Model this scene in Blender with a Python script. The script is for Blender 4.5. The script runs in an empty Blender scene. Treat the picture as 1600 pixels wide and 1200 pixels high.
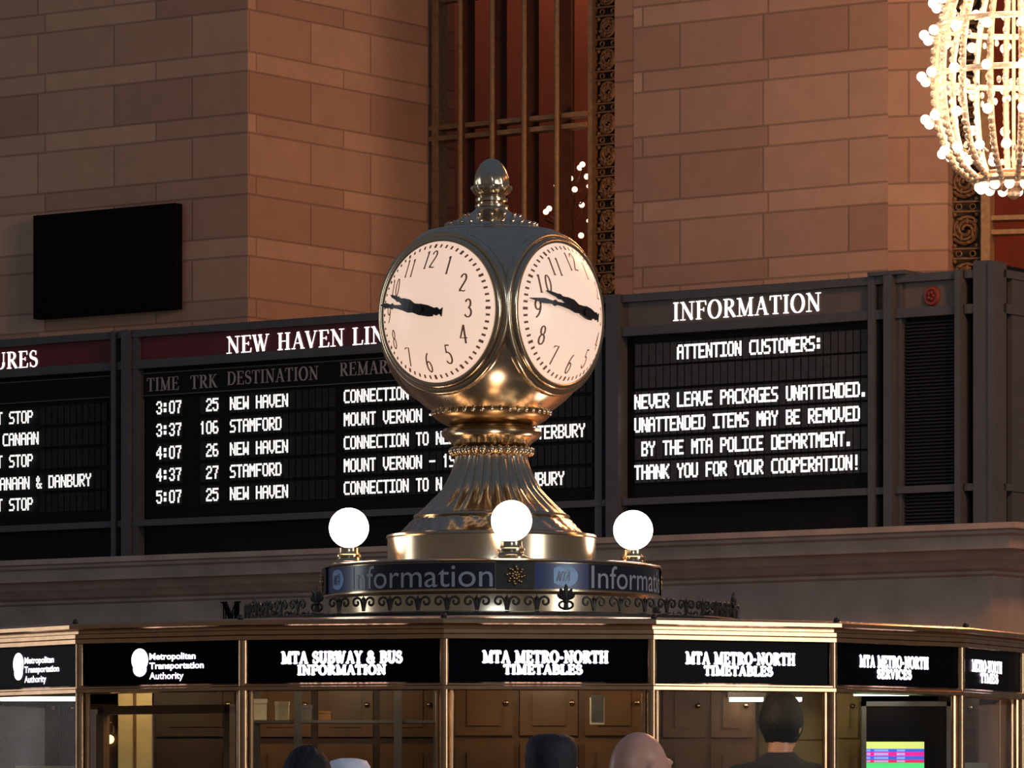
import bpy, bmesh, math, random
from mathutils import Vector, Matrix
random.seed(7)
SC = bpy.context.scene
COL = SC.collection
R = math.radians
PI = math.pi

# ------------------------------------------------------------------ camera, world, light
FPX, HZ, ZC = 7900.0, 1270.0, 1.5        # focal length and horizon row in photo pixels, lens height
cam_d = bpy.data.cameras.new('camera')
cam = bpy.data.objects.new('camera', cam_d)
COL.objects.link(cam)
cam.location = (0, 0, ZC)
cam.rotation_euler = (R(90), 0, 0)
cam_d.sensor_width = 36
cam_d.lens = 36 * FPX / 1600
cam_d.shift_y = (HZ - 600) / 1600
cam_d.clip_end = 300
SC.camera = cam
SC.view_settings.view_transform = 'Standard'
SC.view_settings.look = 'None'
SC.view_settings.exposure = 0.0
SC.view_settings.gamma = 1.0
SC.view_settings.use_curve_mapping = False

W = bpy.data.worlds.new('hall_air')
SC.world = W
W.use_nodes = True
nt = W.node_tree
nt.nodes.clear()
n_out = nt.nodes.new('ShaderNodeOutputWorld')
n_bg = nt.nodes.new('ShaderNodeBackground')
n_tc = nt.nodes.new('ShaderNodeTexCoord')
n_sp = nt.nodes.new('ShaderNodeSeparateXYZ')
n_rp = nt.nodes.new('ShaderNodeValToRGB')
n_mr = nt.nodes.new('ShaderNodeMapRange')
n_mr.inputs[1].default_value = -1
nt.links.new(n_tc.outputs['Generated'], n_sp.inputs[0])
nt.links.new(n_sp.outputs[2], n_mr.inputs[0])
nt.links.new(n_mr.outputs[0], n_rp.inputs[0])
nt.links.new(n_rp.outputs[0], n_bg.inputs[0])
nt.links.new(n_bg.outputs[0], n_out.inputs[0])
cr = n_rp.color_ramp
cr.elements[0].position = 0.0
cr.elements[0].color = (0.05, 0.038, 0.028, 1)
cr.elements[1].position = 1.0
cr.elements[1].color = (0.08, 0.115, 0.20, 1)
e = cr.elements.new(0.5); e.color = (0.100, 0.088, 0.083, 1)
e = cr.elements.new(0.62); e.color = (0.105, 0.10, 0.10, 1)
e = cr.elements.new(0.8); e.color = (0.072, 0.095, 0.15, 1)
n_bg.inputs[1].default_value = 1.0


def lamp(name, kind, loc, power, color, size=0.5, target=None, size_y=None):
    d = bpy.data.lights.new(name, kind)
    d.energy = power
    d.color = color
    if kind == 'AREA':
        d.shape = 'RECTANGLE'
        d.size = size
        d.size_y = size_y or size
    else:
        d.shadow_soft_size = size
    o = bpy.data.objects.new(name, d)
    COL.objects.link(o)
    o.location = loc
    if target:
        o.rotation_euler = (Vector(target) - Vector(loc)).to_track_quat('-Z', 'Y').to_euler()
    return o


WARM = (1.0, 0.40, 0.14)
lamp('east_window_light', 'AREA', (17.5, 8.0, 5.5), 1000, (0.94, 0.96, 1.0), 4, (0, 20, 2.3), 8)
lamp('west_window_light', 'AREA', (-21, 26.8, 5.5), 380, (0.85, 0.92, 1.0), 4, (-2, 21, 2.3), 8)
lamp('gallery_window_light', 'AREA', (3, -22, 16), 1500, (0.62, 0.80, 1.0), 9, (0, 22, 3.5), 6)
lamp('hall_chandelier_light', 'POINT', (5.6, 31.3, 8.6), 1700, WARM, 0.7)
lamp('hall_chandelier_light', 'POINT', (14, 26, 8.6), 250, WARM, 0.7)


# ------------------------------------------------------------------ helpers
def lin(c):
    return tuple(((x / 255) / 12.92 if x / 255 <= 0.04045 else ((x / 255 + 0.055) / 1.055) ** 2.4) for x in c)


def mat(name, col, rough=0.6, metal=0.0, var=0.12, scale=8.0, bump=0.0, emit=None, strength=0.0, spec=0.5):
    """principled material, colour broken up by noise; col is sRGB 0-255"""
    m = bpy.data.materials.new(name)
    m.use_nodes = True
    t = m.node_tree
    b = t.nodes['Principled BSDF']
    c = lin(col)
    b.inputs['Roughness'].default_value = rough
    b.inputs['Metallic'].default_value = metal
    b.inputs['Specular IOR Level'].default_value = spec
    tc = t.nodes.new('ShaderNodeTexCoord')
    nz = t.nodes.new('ShaderNodeTexNoise')
    nz.inputs['Scale'].default_value = scale
    nz.inputs['Detail'].default_value = 4
    t.links.new(tc.outputs['Object'], nz.inputs['Vector'])
    rp = t.nodes.new('ShaderNodeValToRGB')
    rp.color_ramp.elements[0].position = 0.3
    rp.color_ramp.elements[1].position = 0.7
    rp.color_ramp.elements[0].color = tuple(x * (1 - var) for x in c) + (1,)
    rp.color_ramp.elements[1].color = tuple(min(1, x * (1 + var)) for x in c) + (1,)
    t.links.new(nz.outputs['Fac'], rp.inputs['Fac'])
    t.links.new(rp.outputs['Color'], b.inputs['Base Color'])
    if bump:
        bp = t.nodes.new('ShaderNodeBump')
        bp.inputs['Strength'].default_value = bump
        bp.inputs['Distance'].default_value = 0.01
        t.links.new(nz.outputs['Fac'], bp.inputs['Height'])
        t.links.new(bp.outputs['Normal'], b.inputs['Normal'])
    if emit:
        b.inputs['Emission Color'].default_value = lin(emit) + (1,)
        b.inputs['Emission Strength'].default_value = strength
        try:
            m.cycles.emission_sampling = 'NONE' if strength < 3.9 else 'AUTO'
        except Exception:
            pass
    return m


def stone(name, col, x0, z0, L1, L2, shift):
    """ashlar in alternating tall and low courses, joints and per-block tone from object coordinates"""
    P, T = 0.516, 0.685
    m = bpy.data.materials.new(name)
    m.use_nodes = True
    t = m.node_tree
    b = t.nodes['Principled BSDF']
    b.inputs['Roughness'].default_value = 0.75

    def node(op, a, bb=None, c=None):
        n = t.nodes.new('ShaderNodeMath')
        n.operation = op
        for i, v in enumerate((a, bb, c)):
            if v is None:
                continue
            if isinstance(v, (int, float)):
                n.inputs[i].default_value = v
            else:
                t.links.new(v, n.inputs[i])
        return n.outputs[0]
    tc = t.nodes.new('ShaderNodeTexCoord')
    sp = t.nodes.new('ShaderNodeSeparateXYZ')
    t.links.new(tc.outputs['Object'], sp.inputs[0])
    X, Z = sp.outputs[0], sp.outputs[2]
    zr = node('DIVIDE', node('SUBTRACT', Z, z0), P)
    row = node('FLOOR', zr)
    fr = node('FRACT', zr)
    low = node('GREATER_THAN', fr, T)
    L = node('ADD', node('MULTIPLY', low, L2 - L1), L1)
    xr = node('ADD', node('DIVIDE', node('SUBTRACT', X, x0), L), node('MULTIPLY', low, shift))
    colm = node('FLOOR', xr)
    fx = node('FRACT', xr)
    dx = node('MULTIPLY', node('MINIMUM', fx, node('SUBTRACT', 1.0, fx)), L)
    dz = node('MULTIPLY', node('MINIMUM', node('MINIMUM', fr, node('SUBTRACT', 1.0, fr)), node('ABSOLUTE', node('SUBTRACT', fr, T))), P)
    dj = node('MINIMUM', dx, dz)
    mr = t.nodes.new('ShaderNodeMapRange')
    mr.interpolation_type = 'SMOOTHSTEP'
    mr.inputs[1].default_value = 0.004
    mr.inputs[2].default_value = 0.013
    mr.inputs[3].default_value = 0.62
    mr.inputs[4].default_value = 1.0
    t.links.new(dj, mr.inputs[0])
    cx = t.nodes.new('ShaderNodeCombineXYZ')
    t.links.new(colm, cx.inputs[0])
    t.links.new(node('ADD', row, node('MULTIPLY', low, 0.5)), cx.inputs[1])
    wn = t.nodes.new('ShaderNodeTexWhiteNoise')
    wn.noise_dimensions = '3D'
    t.links.new(cx.outputs[0], wn.inputs['Vector'])
    rp = t.nodes.new('ShaderNodeValToRGB')
    c = lin(col)
    rp.color_ramp.elements[0].color = (c[0] * 0.80, c[1] * 0.76, c[2] * 0.74, 1)
    rp.color_ramp.elements[1].color = (c[0] * 1.12, c[1] * 1.14, c[2] * 1.12, 1)
    e = rp.color_ramp.elements.new(0.5)
    e.color = c + (1,)
    t.links.new(wn.outputs['Value'], rp.inputs['Fac'])
    nz = t.nodes.new('ShaderNodeTexNoise')
    nz.inputs['Scale'].default_value = 5
    nz.inputs['Detail'].default_value = 6
    t.links.new(tc.outputs['Object'], nz.inputs['Vector'])
    v = node('MULTIPLY', node('ADD', node('MULTIPLY', nz.outputs['Fac'], 0.3), 0.85), mr.outputs[0])
    vm = t.nodes.new('ShaderNodeVectorMath')
    vm.operation = 'SCALE'
    t.links.new(rp.outputs['Color'], vm.inputs[0])
    t.links.new(v, vm.inputs['Scale'])
    t.links.new(vm.outputs[0], b.inputs['Base Color'])
    bp = t.nodes.new('ShaderNodeBump')
    bp.inputs['Strength'].default_value = 0.5
    bp.inputs['Distance'].default_value = 0.01
    t.links.new(mr.outputs[0], bp.inputs['Height'])
    t.links.new(bp.outputs['Normal'], b.inputs['Normal'])
    return m


class MB:
    """collects geometry, then links it as one mesh object"""
    def __init__(s):
        s.v, s.f = [], []

    def add(s, vs, fs):
        k = len(s.v)
        s.v += [tuple(v) for v in vs]
        s.f += [tuple(i + k for i in f) for f in fs]
        return s

    def box(s, x0, x1, y0, y1, z0, z1, M=None):
        vs = [(x, y, z) for z in (z0, z1) for y in (y0, y1) for x in (x0, x1)]
        if M:
            vs = [M(*v) for v in vs]
        return s.add(vs, [(0, 2, 3, 1), (4, 5, 7, 6), (0, 1, 5, 4), (2, 6, 7, 3), (0, 4, 6, 2), (1, 3, 7, 5)])

    def lathe(s, prof, n=48, a0=0.0, a1=360.0, rmod=None, c=(0, 0), caps=True):
        """profile of (radius, z); angle 0 points to -Y and grows towards +X"""
        full = abs(a1 - a0) >= 359.9
        m = n if full else n + 1
        vs, fs = [], []
        for j in range(m):
            a = R(a0 + (a1 - a0) * j / n)
            for i, (r, z) in enumerate(prof):
                rr = rmod(r, a, i) if rmod else r
                vs.append((c[0] + rr * math.sin(a), c[1] - rr * math.cos(a), z))
        k = len(prof)
        for j in range(n):
            j2 = (j + 1) % m
            for i in range(k - 1):
                fs.append((j * k + i, j2 * k + i, j2 * k + i + 1, j * k + i + 1))
        if full and caps:
            if prof[0][0] > 1e-4:
                fs.append(tuple(j * k for j in range(m)))
            if prof[-1][0] > 1e-4:
                fs.append(tuple(j * k + k - 1 for j in range(m))[::-1])
        return s.add(vs, fs)

    def sphere(s, c, r, nu=24, nv=14, sc=(1, 1, 1), fn=None):
        vs, fs = [], []
        for i in range(nv + 1):
            t = PI * i / nv
            for j in range(nu):
                a = 2 * PI * j / nu
                p = (math.sin(t) * math.cos(a), math.sin(t) * math.sin(a), math.cos(t))
                if fn:
                    p = fn(*p)
                vs.append((c[0] + r * sc[0] * p[0], c[1] + r * sc[1] * p[1], c[2] + r * sc[2] * p[2]))
        for i in range(nv):
            for j in range(nu):
                j2 = (j + 1) % nu
                fs.append((i * nu + j, (i + 1) * nu + j, (i + 1) * nu + j2, i * nu + j2))
        return s.add(vs, fs)

    def tube(s, pts, r, n=8, closed=False, flat=1.0):
        pts = [Vector(p) for p in pts]
        m = len(pts)
        vs, fs = [], []
        up = None
        for i, p in enumerate(pts):
            a = pts[(i - 1) % m] if (closed or i) else p
            b = pts[(i + 1) % m] if (closed or i < m - 1) else p
            d = (b - a).normalized() if (b - a).length > 1e-9 else Vector((0, 0, 1))
            if up is None:
                up = Vector((0, 0, 1)) if abs(d.z) < 0.9 else Vector((0, 1, 0))
            x = d.cross(up)
            if x.length < 1e-6:
                x = d.orthogonal()
            x.normalize()
            y = x.cross(d).normalized()
            up = y
            rr = r[i] if isinstance(r, (list, tuple)) else r
            for k in range(n):
                q = 2 * PI * k / n
                vs.append(p + x * (math.cos(q) * rr * flat) + y * (math.sin(q) * rr))
        for i in range(m if closed else m - 1):
            i2 = (i + 1) % m
            for k in range(n):
                k2 = (k + 1) % n
                fs.append((i * n + k, i * n + k2, i2 * n + k2, i2 * n + k))
        if not closed:
            fs.append(tuple(range(n))[::-1])
            fs.append(tuple((m - 1) * n + k for k in range(n)))
        return s.add(vs, fs)

    def flat(s, polys, M):
        for vs, fs in polys:
            s.add([M(*v) for v in vs], fs)
        return s

    def build(s, name, m, parent=None, smooth=40, off=None, loc=None, rotz=0.0, recalc=True):
        me = bpy.data.meshes.new(name)
        vs = s.v
        if off:
            vs = [(a - off[0], b - off[1], c - off[2]) for a, b, c in vs]
        me.from_pydata(vs, [], s.f)
        if recalc:
            bm = bmesh.new()
            bm.from_mesh(me)
            bmesh.ops.recalc_face_normals(bm, faces=bm.faces)
            bm.to_mesh(me)
            bm.free()
        if smooth:
            me.shade_smooth()
            me.set_sharp_from_angle(angle=R(smooth))
        me.materials.append(m)
        o = bpy.data.objects.new(name, me)
        COL.objects.link(o)
        if parent:
            o.parent = parent
        if loc:
            o.location = loc
        o.rotation_euler.z = rotz
        return o


def tag(o, label=None, cat=None, group=None, kind=None):
    if label: o['label'] = label
    if cat: o['category'] = cat
    if group: o['group'] = group
    if kind: o['kind'] = kind
    return o


def empty(name, loc, rotz=0.0, label=None, cat=None, group=None, kind=None):
    o = bpy.data.objects.new(name, None)
    COL.objects.link(o)
    o.location = loc
    o.rotation_euler.z = rotz
    o.empty_display_size = 0.1
    return tag(o, label, cat, group, kind)


def at(px, py, Y):
    return ((px - 800) * Y / FPX, Y, ZC + (HZ - py) * Y / FPX)


# ------------------------------------------------------------------ lettering
def ribbon(pts, ws):
    n = len(pts)
    vs, fs = [], []
    for i, (x, y) in enumerate(pts):
        x0, y0 = pts[max(i - 1, 0)]
        x1, y1 = pts[min(i + 1, n - 1)]
        dx, dy = x1 - x0, y1 - y0
        l = math.hypot(dx, dy) or 1
        w = ws[i] if isinstance(ws, (list, tuple)) else ws
        vs += [(x - dy / l * w, y + dx / l * w), (x + dy / l * w, y - dx / l * w)]
    for i in range(n - 1):
        fs.append((2 * i, 2 * i + 1, 2 * i + 3, 2 * i + 2))
    return vs, fs


def ell(cx, cy, rx, ry, a0, a1, n=14):
    return [(cx + rx * math.cos(R(a0 + (a1 - a0) * i / n)), cy + ry * math.sin(R(a0 + (a1 - a0) * i / n))) for i in range(n + 1)]


def calli(pts, thin, thick):
    """half-widths that swell where the stroke runs upright"""
    ws = []
    n = len(pts)
    for i in range(n):
        x0, y0 = pts[max(i - 1, 0)]
        x1, y1 = pts[min(i + 1, n - 1)]
        l = math.hypot(x1 - x0, y1 - y0) or 1
        ws.append(thin + (thick - thin) * abs((y1 - y0) / l) ** 1.5)
    return ribbon(pts, ws)


TK, TN = 0.085, 0.028


def serif_glyph(ch):
    """roman capital, height 1: (width, list of ribbons)"""
    S = []

    def stem(x, y0=0.0, y1=1.0, w=TK): S.append(ribbon([(x, y0), (x, y1)], w))
    def hair(a, b, w=TN): S.append(ribbon([a, b], w))
    def foot(x, y, h=0.17): S.append(ribbon([(x - h, y), (x + h, y)], TN))
    def sf(x, h=0.17): foot(x, TN, h); foot(x, 1 - TN, h)
    def bow(p): S.append(calli(p, TN, TK * 1.05))
    w = 0.7
    if ch == 'I': stem(.19); sf(.19); w = .38
    elif ch == 'L': stem(.19); sf(.19); hair((.19, TN), (.64, TN)); hair((.62, 0), (.66, .26), .035); w = .68
    elif ch in 'EF':
        stem(.19); sf(.19); hair((.19, 1 - TN), (.6, 1 - TN)); hair((.6, 1), (.63, .76), .035)
        hair((.19, .52), (.5, .52)); hair((.5, .41), (.5, .63), .03); w = .66
        if ch == 'E': hair((.19, TN), (.64, TN)); hair((.63, 0), (.67, .26), .035); w = .7
    elif ch == 'T': stem(.36); foot(.36, TN); hair((.04, 1 - TN), (.68, 1 - TN)); hair((.05, 1), (.03, .76), .035); hair((.67, 1), (.69, .76), .035); w = .72
    elif ch == 'H': stem(.19); stem(.67); sf(.19); sf(.67); hair((.19, .51), (.67, .51)); w = .86
    elif ch == 'N': stem(.17, w=.035); stem(.71, w=.035); hair((.14, .98), (.71, .03), TK); foot(.16, TN); foot(.1, 1 - TN, .1); foot(.71, 1 - TN); w = .86
    elif ch == 'M': stem(.17, w=.035); stem(.83); hair((.17, .98), (.5, .04), TK); hair((.83, .98), (.5, .04), .035); foot(.17, TN); foot(.83, TN); foot(.12, 1 - TN, .12); foot(.88, 1 - TN, .12); w = 1.0
    elif ch == 'A': hair((.4, .98), (.13, .03), .035); hair((.4, .99), (.69, .02), TK); hair((.22, .34), (.58, .34)); foot(.12, TN, .13); foot(.7, TN, .14); w = .82
    elif ch == 'V': hair((.1, .98), (.38, .02), TK); hair((.38, .02), (.64, .97), .035); foot(.1, 1 - TN, .14); foot(.65, 1 - TN, .12); w = .76
    elif ch == 'Y': hair((.1, .98), (.36, .46), TK); hair((.36, .46), (.62, .97), .035); stem(.36, 0, .5); foot(.1, 1 - TN, .14); foot(.63, 1 - TN, .12); foot(.36, TN); w = .74
    elif ch == 'W':
        hair((.1, .98), (.34, .02), TK); hair((.34, .02), (.52, .97), .035); hair((.46, .98), (.72, .02), TK); hair((.72, .02), (.95, .97), .035)
        foot(.1, 1 - TN, .13); foot(.48, 1 - TN, .13); foot(.96, 1 - TN, .12); w = 1.08
    elif ch == 'O': bow(ell(.43, .5, .34, .49, 0, 360, 28)); w = .86
    elif ch == 'C': bow(ell(.44, .5, .35, .49, 45, 315, 22)); hair((.69, .62), (.69, .92), .03); w = .78
    elif ch == 'G': bow(ell(.44, .5, .35, .49, 45, 330, 22)); hair((.69, .62), (.69, .92), .03); stem(.7, .05, .42); foot(.68, .42, .14); w = .86
    elif ch == 'D': stem(.19); sf(.19, .15); bow([(.2, 1 - TN)] + ell(.38, .5, .36, .47, 90, -90, 16) + [(.2, TN)]); w = .82
    elif ch in 'PRB':
        stem(.19); sf(.19); bow([(.2, 1 - TN)] + ell(.36, .745, .22, .225, 90, -90, 12) + [(.2, .52)]); w = .64
        if ch == 'R': hair((.36, .52), (.68, .03), TK); foot(.7, TN, .08); w = .76
        if ch == 'B': bow([(.2, .52)] + ell(.38, .275, .26, .245, 90, -90, 12) + [(.2, TN)]); w = .7
    elif ch == 'U': stem(.19, .3); bow([(.19, .4)] + ell(.42, .32, .235, .3, 180, 360, 14) + [(.655, .4)]); hair((.655, .3), (.655, 1), .035); foot(.19, 1 - TN); foot(.655, 1 - TN, .12); w = .8
    elif ch == 'S':
        p = ell(.3, .74, .2, .235, 30, 250, 12)[:-2] + [(.3, .52)] + ell(.32, .27, .22, .245, 70, -150, 12)
        k = len(p)
        S.append(ribbon(p, [TN + (TK * 1.1 - TN) * math.exp(-((i - k / 2) / (k * .24)) ** 2) for i in range(k)]))
        hair((.48, .72), (.48, .97), .03); hair((.1, .03), (.1, .3), .03); w = .6
    elif ch == 'K': stem(.19); sf(.19); hair((.2, .42), (.62, .97), .035); hair((.34, .58), (.68, .03), TK); foot(.63, 1 - TN, .12); foot(.7, TN, .13); w = .8
    elif ch == '-': hair((.06, .42), (.34, .42), .05); w = .4
    elif ch == '&': bow(ell(.36, .77, .17, .21, -40, 230, 14) + [(.7, .03)]); bow(ell(.33, .27, .25, .26, 130, 360, 14) + [(.66, .5)]); w = .8
    elif ch == ' ': w = .38
    return w, S


def serif_text(txt, width, height, bold=0.0, align=0.5):
    """list of polygons in (x, z), x from 0 to width"""
    x, out = 0.0, []
    gl = []
    for ch in txt:
        w, S = serif_glyph(ch)
        gl.append((x, S))
        x += w + 0.07
    sx = width / x
    for ox, S in gl:
        for vs, fs in S:
            out.append(([((vx + ox) * sx, vy * height) for vx, vy in vs], fs))
    if bold:
        out += [([(vx + dx, vy + dy) for vx, vy in vs], fs) for vs, fs in list(out) for dx, dy in ((bold, 0), (-bold, 0), (0, bold), (0, -bold))]
    return out


PIX = {
 'A': '01110 10001 10001 11111 10001 10001 10001', 'B': '11110 10001 10001 11110 10001 10001 11110', 'C': '01111 10000 10000 10000 10000 10000 01111',
 'D': '11110 10001 10001 10001 10001 10001 11110', 'E': '11111 10000 10000 11110 10000 10000 11111', 'F': '11111 10000 10000 11110 10000 10000 10000',
 'G': '01111 10000 10000 10011 10001 10001 01111', 'H': '10001 10001 10001 11111 10001 10001 10001', 'I': '11111 00100 00100 00100 00100 00100 11111',
 'K': '10001 10010 10100 11000 10100 10010 10001', 'L': '10000 10000 10000 10000 10000 10000 11111', 'M': '10001 11011 11111 10101 10001 10001 10001',
 'N': '10001 11001 11001 10101 10011 10011 10001', 'O': '01110 10001 10001 10001 10001 10001 01110', 'P': '11110 10001 10001 11110 10000 10000 10000',
 'R': '11110 10001 10001 11110 10100 10010 10001', 'S': '01111 10000 10000 01110 00001 00001 11110', 'T': '11111 00100 00100 00100 00100 00100 00100',
 'U': '10001 10001 10001 10001 10001 10001 01110', 'V': '10001 10001 10001 10001 10001 01010 00100', 'W': '10001 10001 10001 10101 11111 11011 10001',
 'Y': '10001 10001 01010 00100 00100 00100 00100', '0': '01110 10001 10001 10001 10001 10001 01110', '1': '00100 01100 00100 00100 00100 00100 00100',
 '2': '01110 10001 00001 00110 01000 10000 11111', '3': '01110 10001 00001 00110 00001 10001 01110', '4': '00010 00110 01010 10010 11111 00010 00010',
 '5': '11111 10000 11110 00001 00001 10001 01110', '6': '01110 10000 10000 11110 10001 10001 01110', '7': '11111 00001 00010 00010 00100 00100 00100',
 '&': '01000 10100 10100 01000 10101 10010 01101', '-': '00000 00000 00000 11111 00000 00000 00000', '.': '00000 00000 00000 00000 00000 01100 01100',
 ':': '00000 01100 01100 00000 01100 01100 00000', '!': '00100 00100 00100 00100 00100 00000 00100', ' ': '00000 ' * 7}


def pixel_text(txt, x0, pitch, zc, h):
    """solari style characters in square cells; strokes a little wider than their cell"""
    out = []
    cw, chh = pitch * 0.84 / 5, h / 7
    ov = cw * 0.27
    for i, ch in enumerate(txt):
        rows = PIX[ch].split()
        ox = x0 + i * pitch + pitch * 0.08
        for r, row in enumerate(rows):
            c = 0
            while c < 5:
                if row[c] == '1':
                    c2 = c
                    while c2 < 5 and row[c2] == '1': c2 += 1
                    xa, xb = ox + c * cw - ov, ox + c2 * cw + ov
                    zb, za = zc + h / 2 - r * chh, zc + h / 2 - (r + 1) * chh
                    out.append(([(xa, za), (xb, za), (xb, zb), (xa, zb)], [(0, 1, 2, 3)]))
                    c = c2
                else:
                    c += 1
    return out


_fc = {}


def sans_text(txt, width, height, weight=0.0):
    """built-in sans lettering as polygons fitted to a box"""
    key = (txt, weight)
    if key not in _fc:
        cu = bpy.data.curves.new('lettering', 'FONT')
        cu.body = txt
        cu.offset = weight
        cu.resolution_u = 6
        o = bpy.data.objects.new('lettering', cu)
        COL.objects.link(o)
        bpy.context.view_layer.update()
        dg = bpy.context.evaluated_depsgraph_get()
        me = bpy.data.meshes.new_from_object(o.evaluated_get(dg))
        vs = [(v.co.x, v.co.y) for v in me.vertices]
        fs = [tuple(p.vertices) for p in me.polygons]
        bpy.data.objects.remove(o)
        bpy.data.curves.remove(cu)
        bpy.data.meshes.remove(me)
        _fc[key] = (vs, fs)
    vs, fs = _fc[key]
    x0, x1 = min(v[0] for v in vs), max(v[0] for v in vs)
    y0, y1 = min(v[1] for v in vs), max(v[1] for v in vs)
    return [([((a - x0) / (x1 - x0) * width, (b - y0) / (y1 - y0) * height) for a, b in vs], fs)]


# ------------------------------------------------------------------ materials
M = {}
M['brass'] = mat('brass', (204, 182, 150), 0.2, 1.0, 0.07, 20)
M['dark_brass'] = mat('dark_brass', (176, 142, 98), 0.3, 1.0, 0.15, 30)
M['bronze'] = mat('bronze', (186, 148, 112), 0.26, 1.0, 0.12, 14)
M['old_bronze'] = mat('old_bronze', (150, 122, 82), 0.5, 0.1, 0.25, 25)
M['shaded_mullion'] = mat('shaded_mullion', (74, 48, 38), 0.6, 0, 0.2, 12, spec=0.2)  # shade on the mullion sides put into the colour
M['green_bronze'] = mat('green_bronze', (62, 58, 50), 0.5, 0.6, 0.25, 25)
M['filigree'] = mat('filigree', (104, 80, 50), 0.5, 0.0, 0.35, 40)
M['dial'] = mat('dial', (225, 200, 180), 0.35, 0, 0.03, 3, emit=(240, 205, 180), strength=0.82)
M['numeral'] = mat('numeral', (158, 112, 88), 0.6)
M['hand'] = mat('hand', (28, 22, 26), 0.4)
M['globe'] = mat('globe', (255, 250, 245), 0.3, 0, 0.02, 4, emit=(255, 225, 205), strength=9.0)
M['bulb'] = mat('bulb', (255, 245, 235), 0.3, 0, 0.02, 4, emit=(255, 224, 200), strength=3.8)
M['gilt'] = mat('gilt', (235, 205, 170), 0.3, 0.4, 0.25, 60)
M['crystal'] = mat('crystal', (250, 232, 215), 0.1, 0.6, 0.1, 60)
M['board_metal'] = mat('board_metal', (66, 68, 70), 0.5, 0.1, 0.1, 6)
M['board_black'] = mat('board_black', (14, 15, 16), 0.6, 0, 0.1, 6, spec=0.15)
M['header_red'] = mat('header_red', (86, 9, 22), 0.5, 0, 0.1, 5)
M['header_gray'] = mat('header_gray', (84, 76, 70), 0.5, 0, 0.1, 5)
M['flap'] = mat('flap', (30, 31, 34), 0.5, 0, 0.2, 30, spec=0.2)
M['flap_pale'] = mat('flap_pale', (50, 51, 54), 0.5, 0, 0.25, 30, spec=0.3)
M['flap_text'] = mat('flap_text', (250, 250, 245), 0.5, 0, 0.01, 5, emit=(255, 252, 246), strength=0.95)
M['flap_bright'] = mat('flap_bright', (250, 250, 245), 0.5, 0, 0.01, 5, emit=(255, 253, 248), strength=1.5)
M['heading_text'] = mat('heading_text', (150, 146, 142), 0.6)
M['title_text'] = mat('title_text', (255, 250, 245), 0.4, 0, 0.01, 5, emit=(255, 246, 242), strength=1.6)
M['sign_text'] = mat('sign_text', (255, 250, 255), 0.4, 0, 0.01, 5, emit=(250, 236, 255), strength=2.6)
M['sign_black'] = mat('sign_black', (8, 8, 12), 0.35, 0, 0.05, 5, spec=0.03)
M['drum_navy'] = mat('drum_navy', (22, 25, 38), 0.25, 0, 0.05, 5)
M['drum_blue'] = mat('drum_blue', (52, 66, 110), 0.3, 0, 0.05, 5)
M['drum_text'] = mat('drum_text', (168, 168, 172), 0.4, 0, 0.05, 5)
M['drum_logo'] = mat('drum_logo', (150, 190, 225), 0.4, 0, 0.05, 5)
M['wood'] = mat('wood', (112, 80, 52), 0.4, 0, 0.25, 5)
M['pale_wood'] = mat('pale_wood', (214, 190, 130), 0.5, 0, 0.12, 7)
M['dark_wood'] = mat('dark_wood', (70, 46, 30), 0.5, 0, 0.2, 6)
M['cream'] = mat('cream', (205, 195, 170), 0.6)
M['gray_metal'] = mat('gray_metal', (120, 118, 116), 0.35, 0.6)
M['lead'] = mat('lead', (140, 136, 130), 0.4, 0.5, 0.15, 12)
M['tube_light'] = mat('tube_light', (255, 255, 245), 0.4, emit=(255, 246, 225), strength=3.5)
M['warm_lamp'] = mat('warm_lamp', (255, 230, 190), 0.4, emit=(255, 205, 140), strength=3.0)
M['scr_black'] = mat('scr_black', (14, 14, 18), 0.2)
for nm, c in (('scr_lime', (206, 226, 130)), ('scr_blue', (60, 100, 225)), ('scr_pink', (225, 40, 160)), ('scr_green', (80, 225, 130)), ('scr_red', (225, 45, 110)), ('scr_cyan', (150, 195, 255))):
    M[nm] = mat(nm, c, 0.4, emit=c, strength=0.85)
M['panel_black'] = mat('panel_black', (7, 7, 7), 0.8, spec=0.1)
M['plaque_red'] = mat('plaque_red', (118, 40, 26), 0.5)
M['plaque_dark'] = mat('plaque_dark', (70, 24, 18), 0.5)
M['ledge'] = mat('ledge', (150, 138, 128), 0.7, 0, 0.18, 3, 0.2)
M['floor'] = mat('floor', (150, 130, 108), 0.25, 0, 0.1, 1.5)
M['corridor'] = mat('corridor', (120, 74, 58), 0.8, 0, 0.2, 0.8)
M['skin'] = mat('skin', (205, 150, 125), 0.38, 0, 0.08, 14)
M['hair_black'] = mat('hair_black', (14, 13, 14), 0.75, 0, 0.3, 60, 0.5)
M['hair_gray'] = mat('hair_gray', (105, 108, 116), 0.6, 0, 0.3, 70, 0.5)
M['cap_white'] = mat('cap_white', (240, 236, 240), 0.5)
M['cap_dark'] = mat('cap_dark', (26, 26, 30), 0.7, 0, 0.2, 50, 0.4)
M['coat_dark'] = mat('coat_dark', (24, 24, 28), 0.8, 0, 0.2, 20)
M['coat_navy'] = mat('coat_navy', (36, 42, 62), 0.8, 0, 0.2, 20)
M['coat_brown'] = mat('coat_brown', (82, 62, 48), 0.8, 0, 0.2, 20)
M['trousers'] = mat('trousers', (40, 40, 46), 0.8, 0, 0.2, 20)
M['shoes'] = mat('shoes', (24, 20, 18), 0.4)


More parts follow.
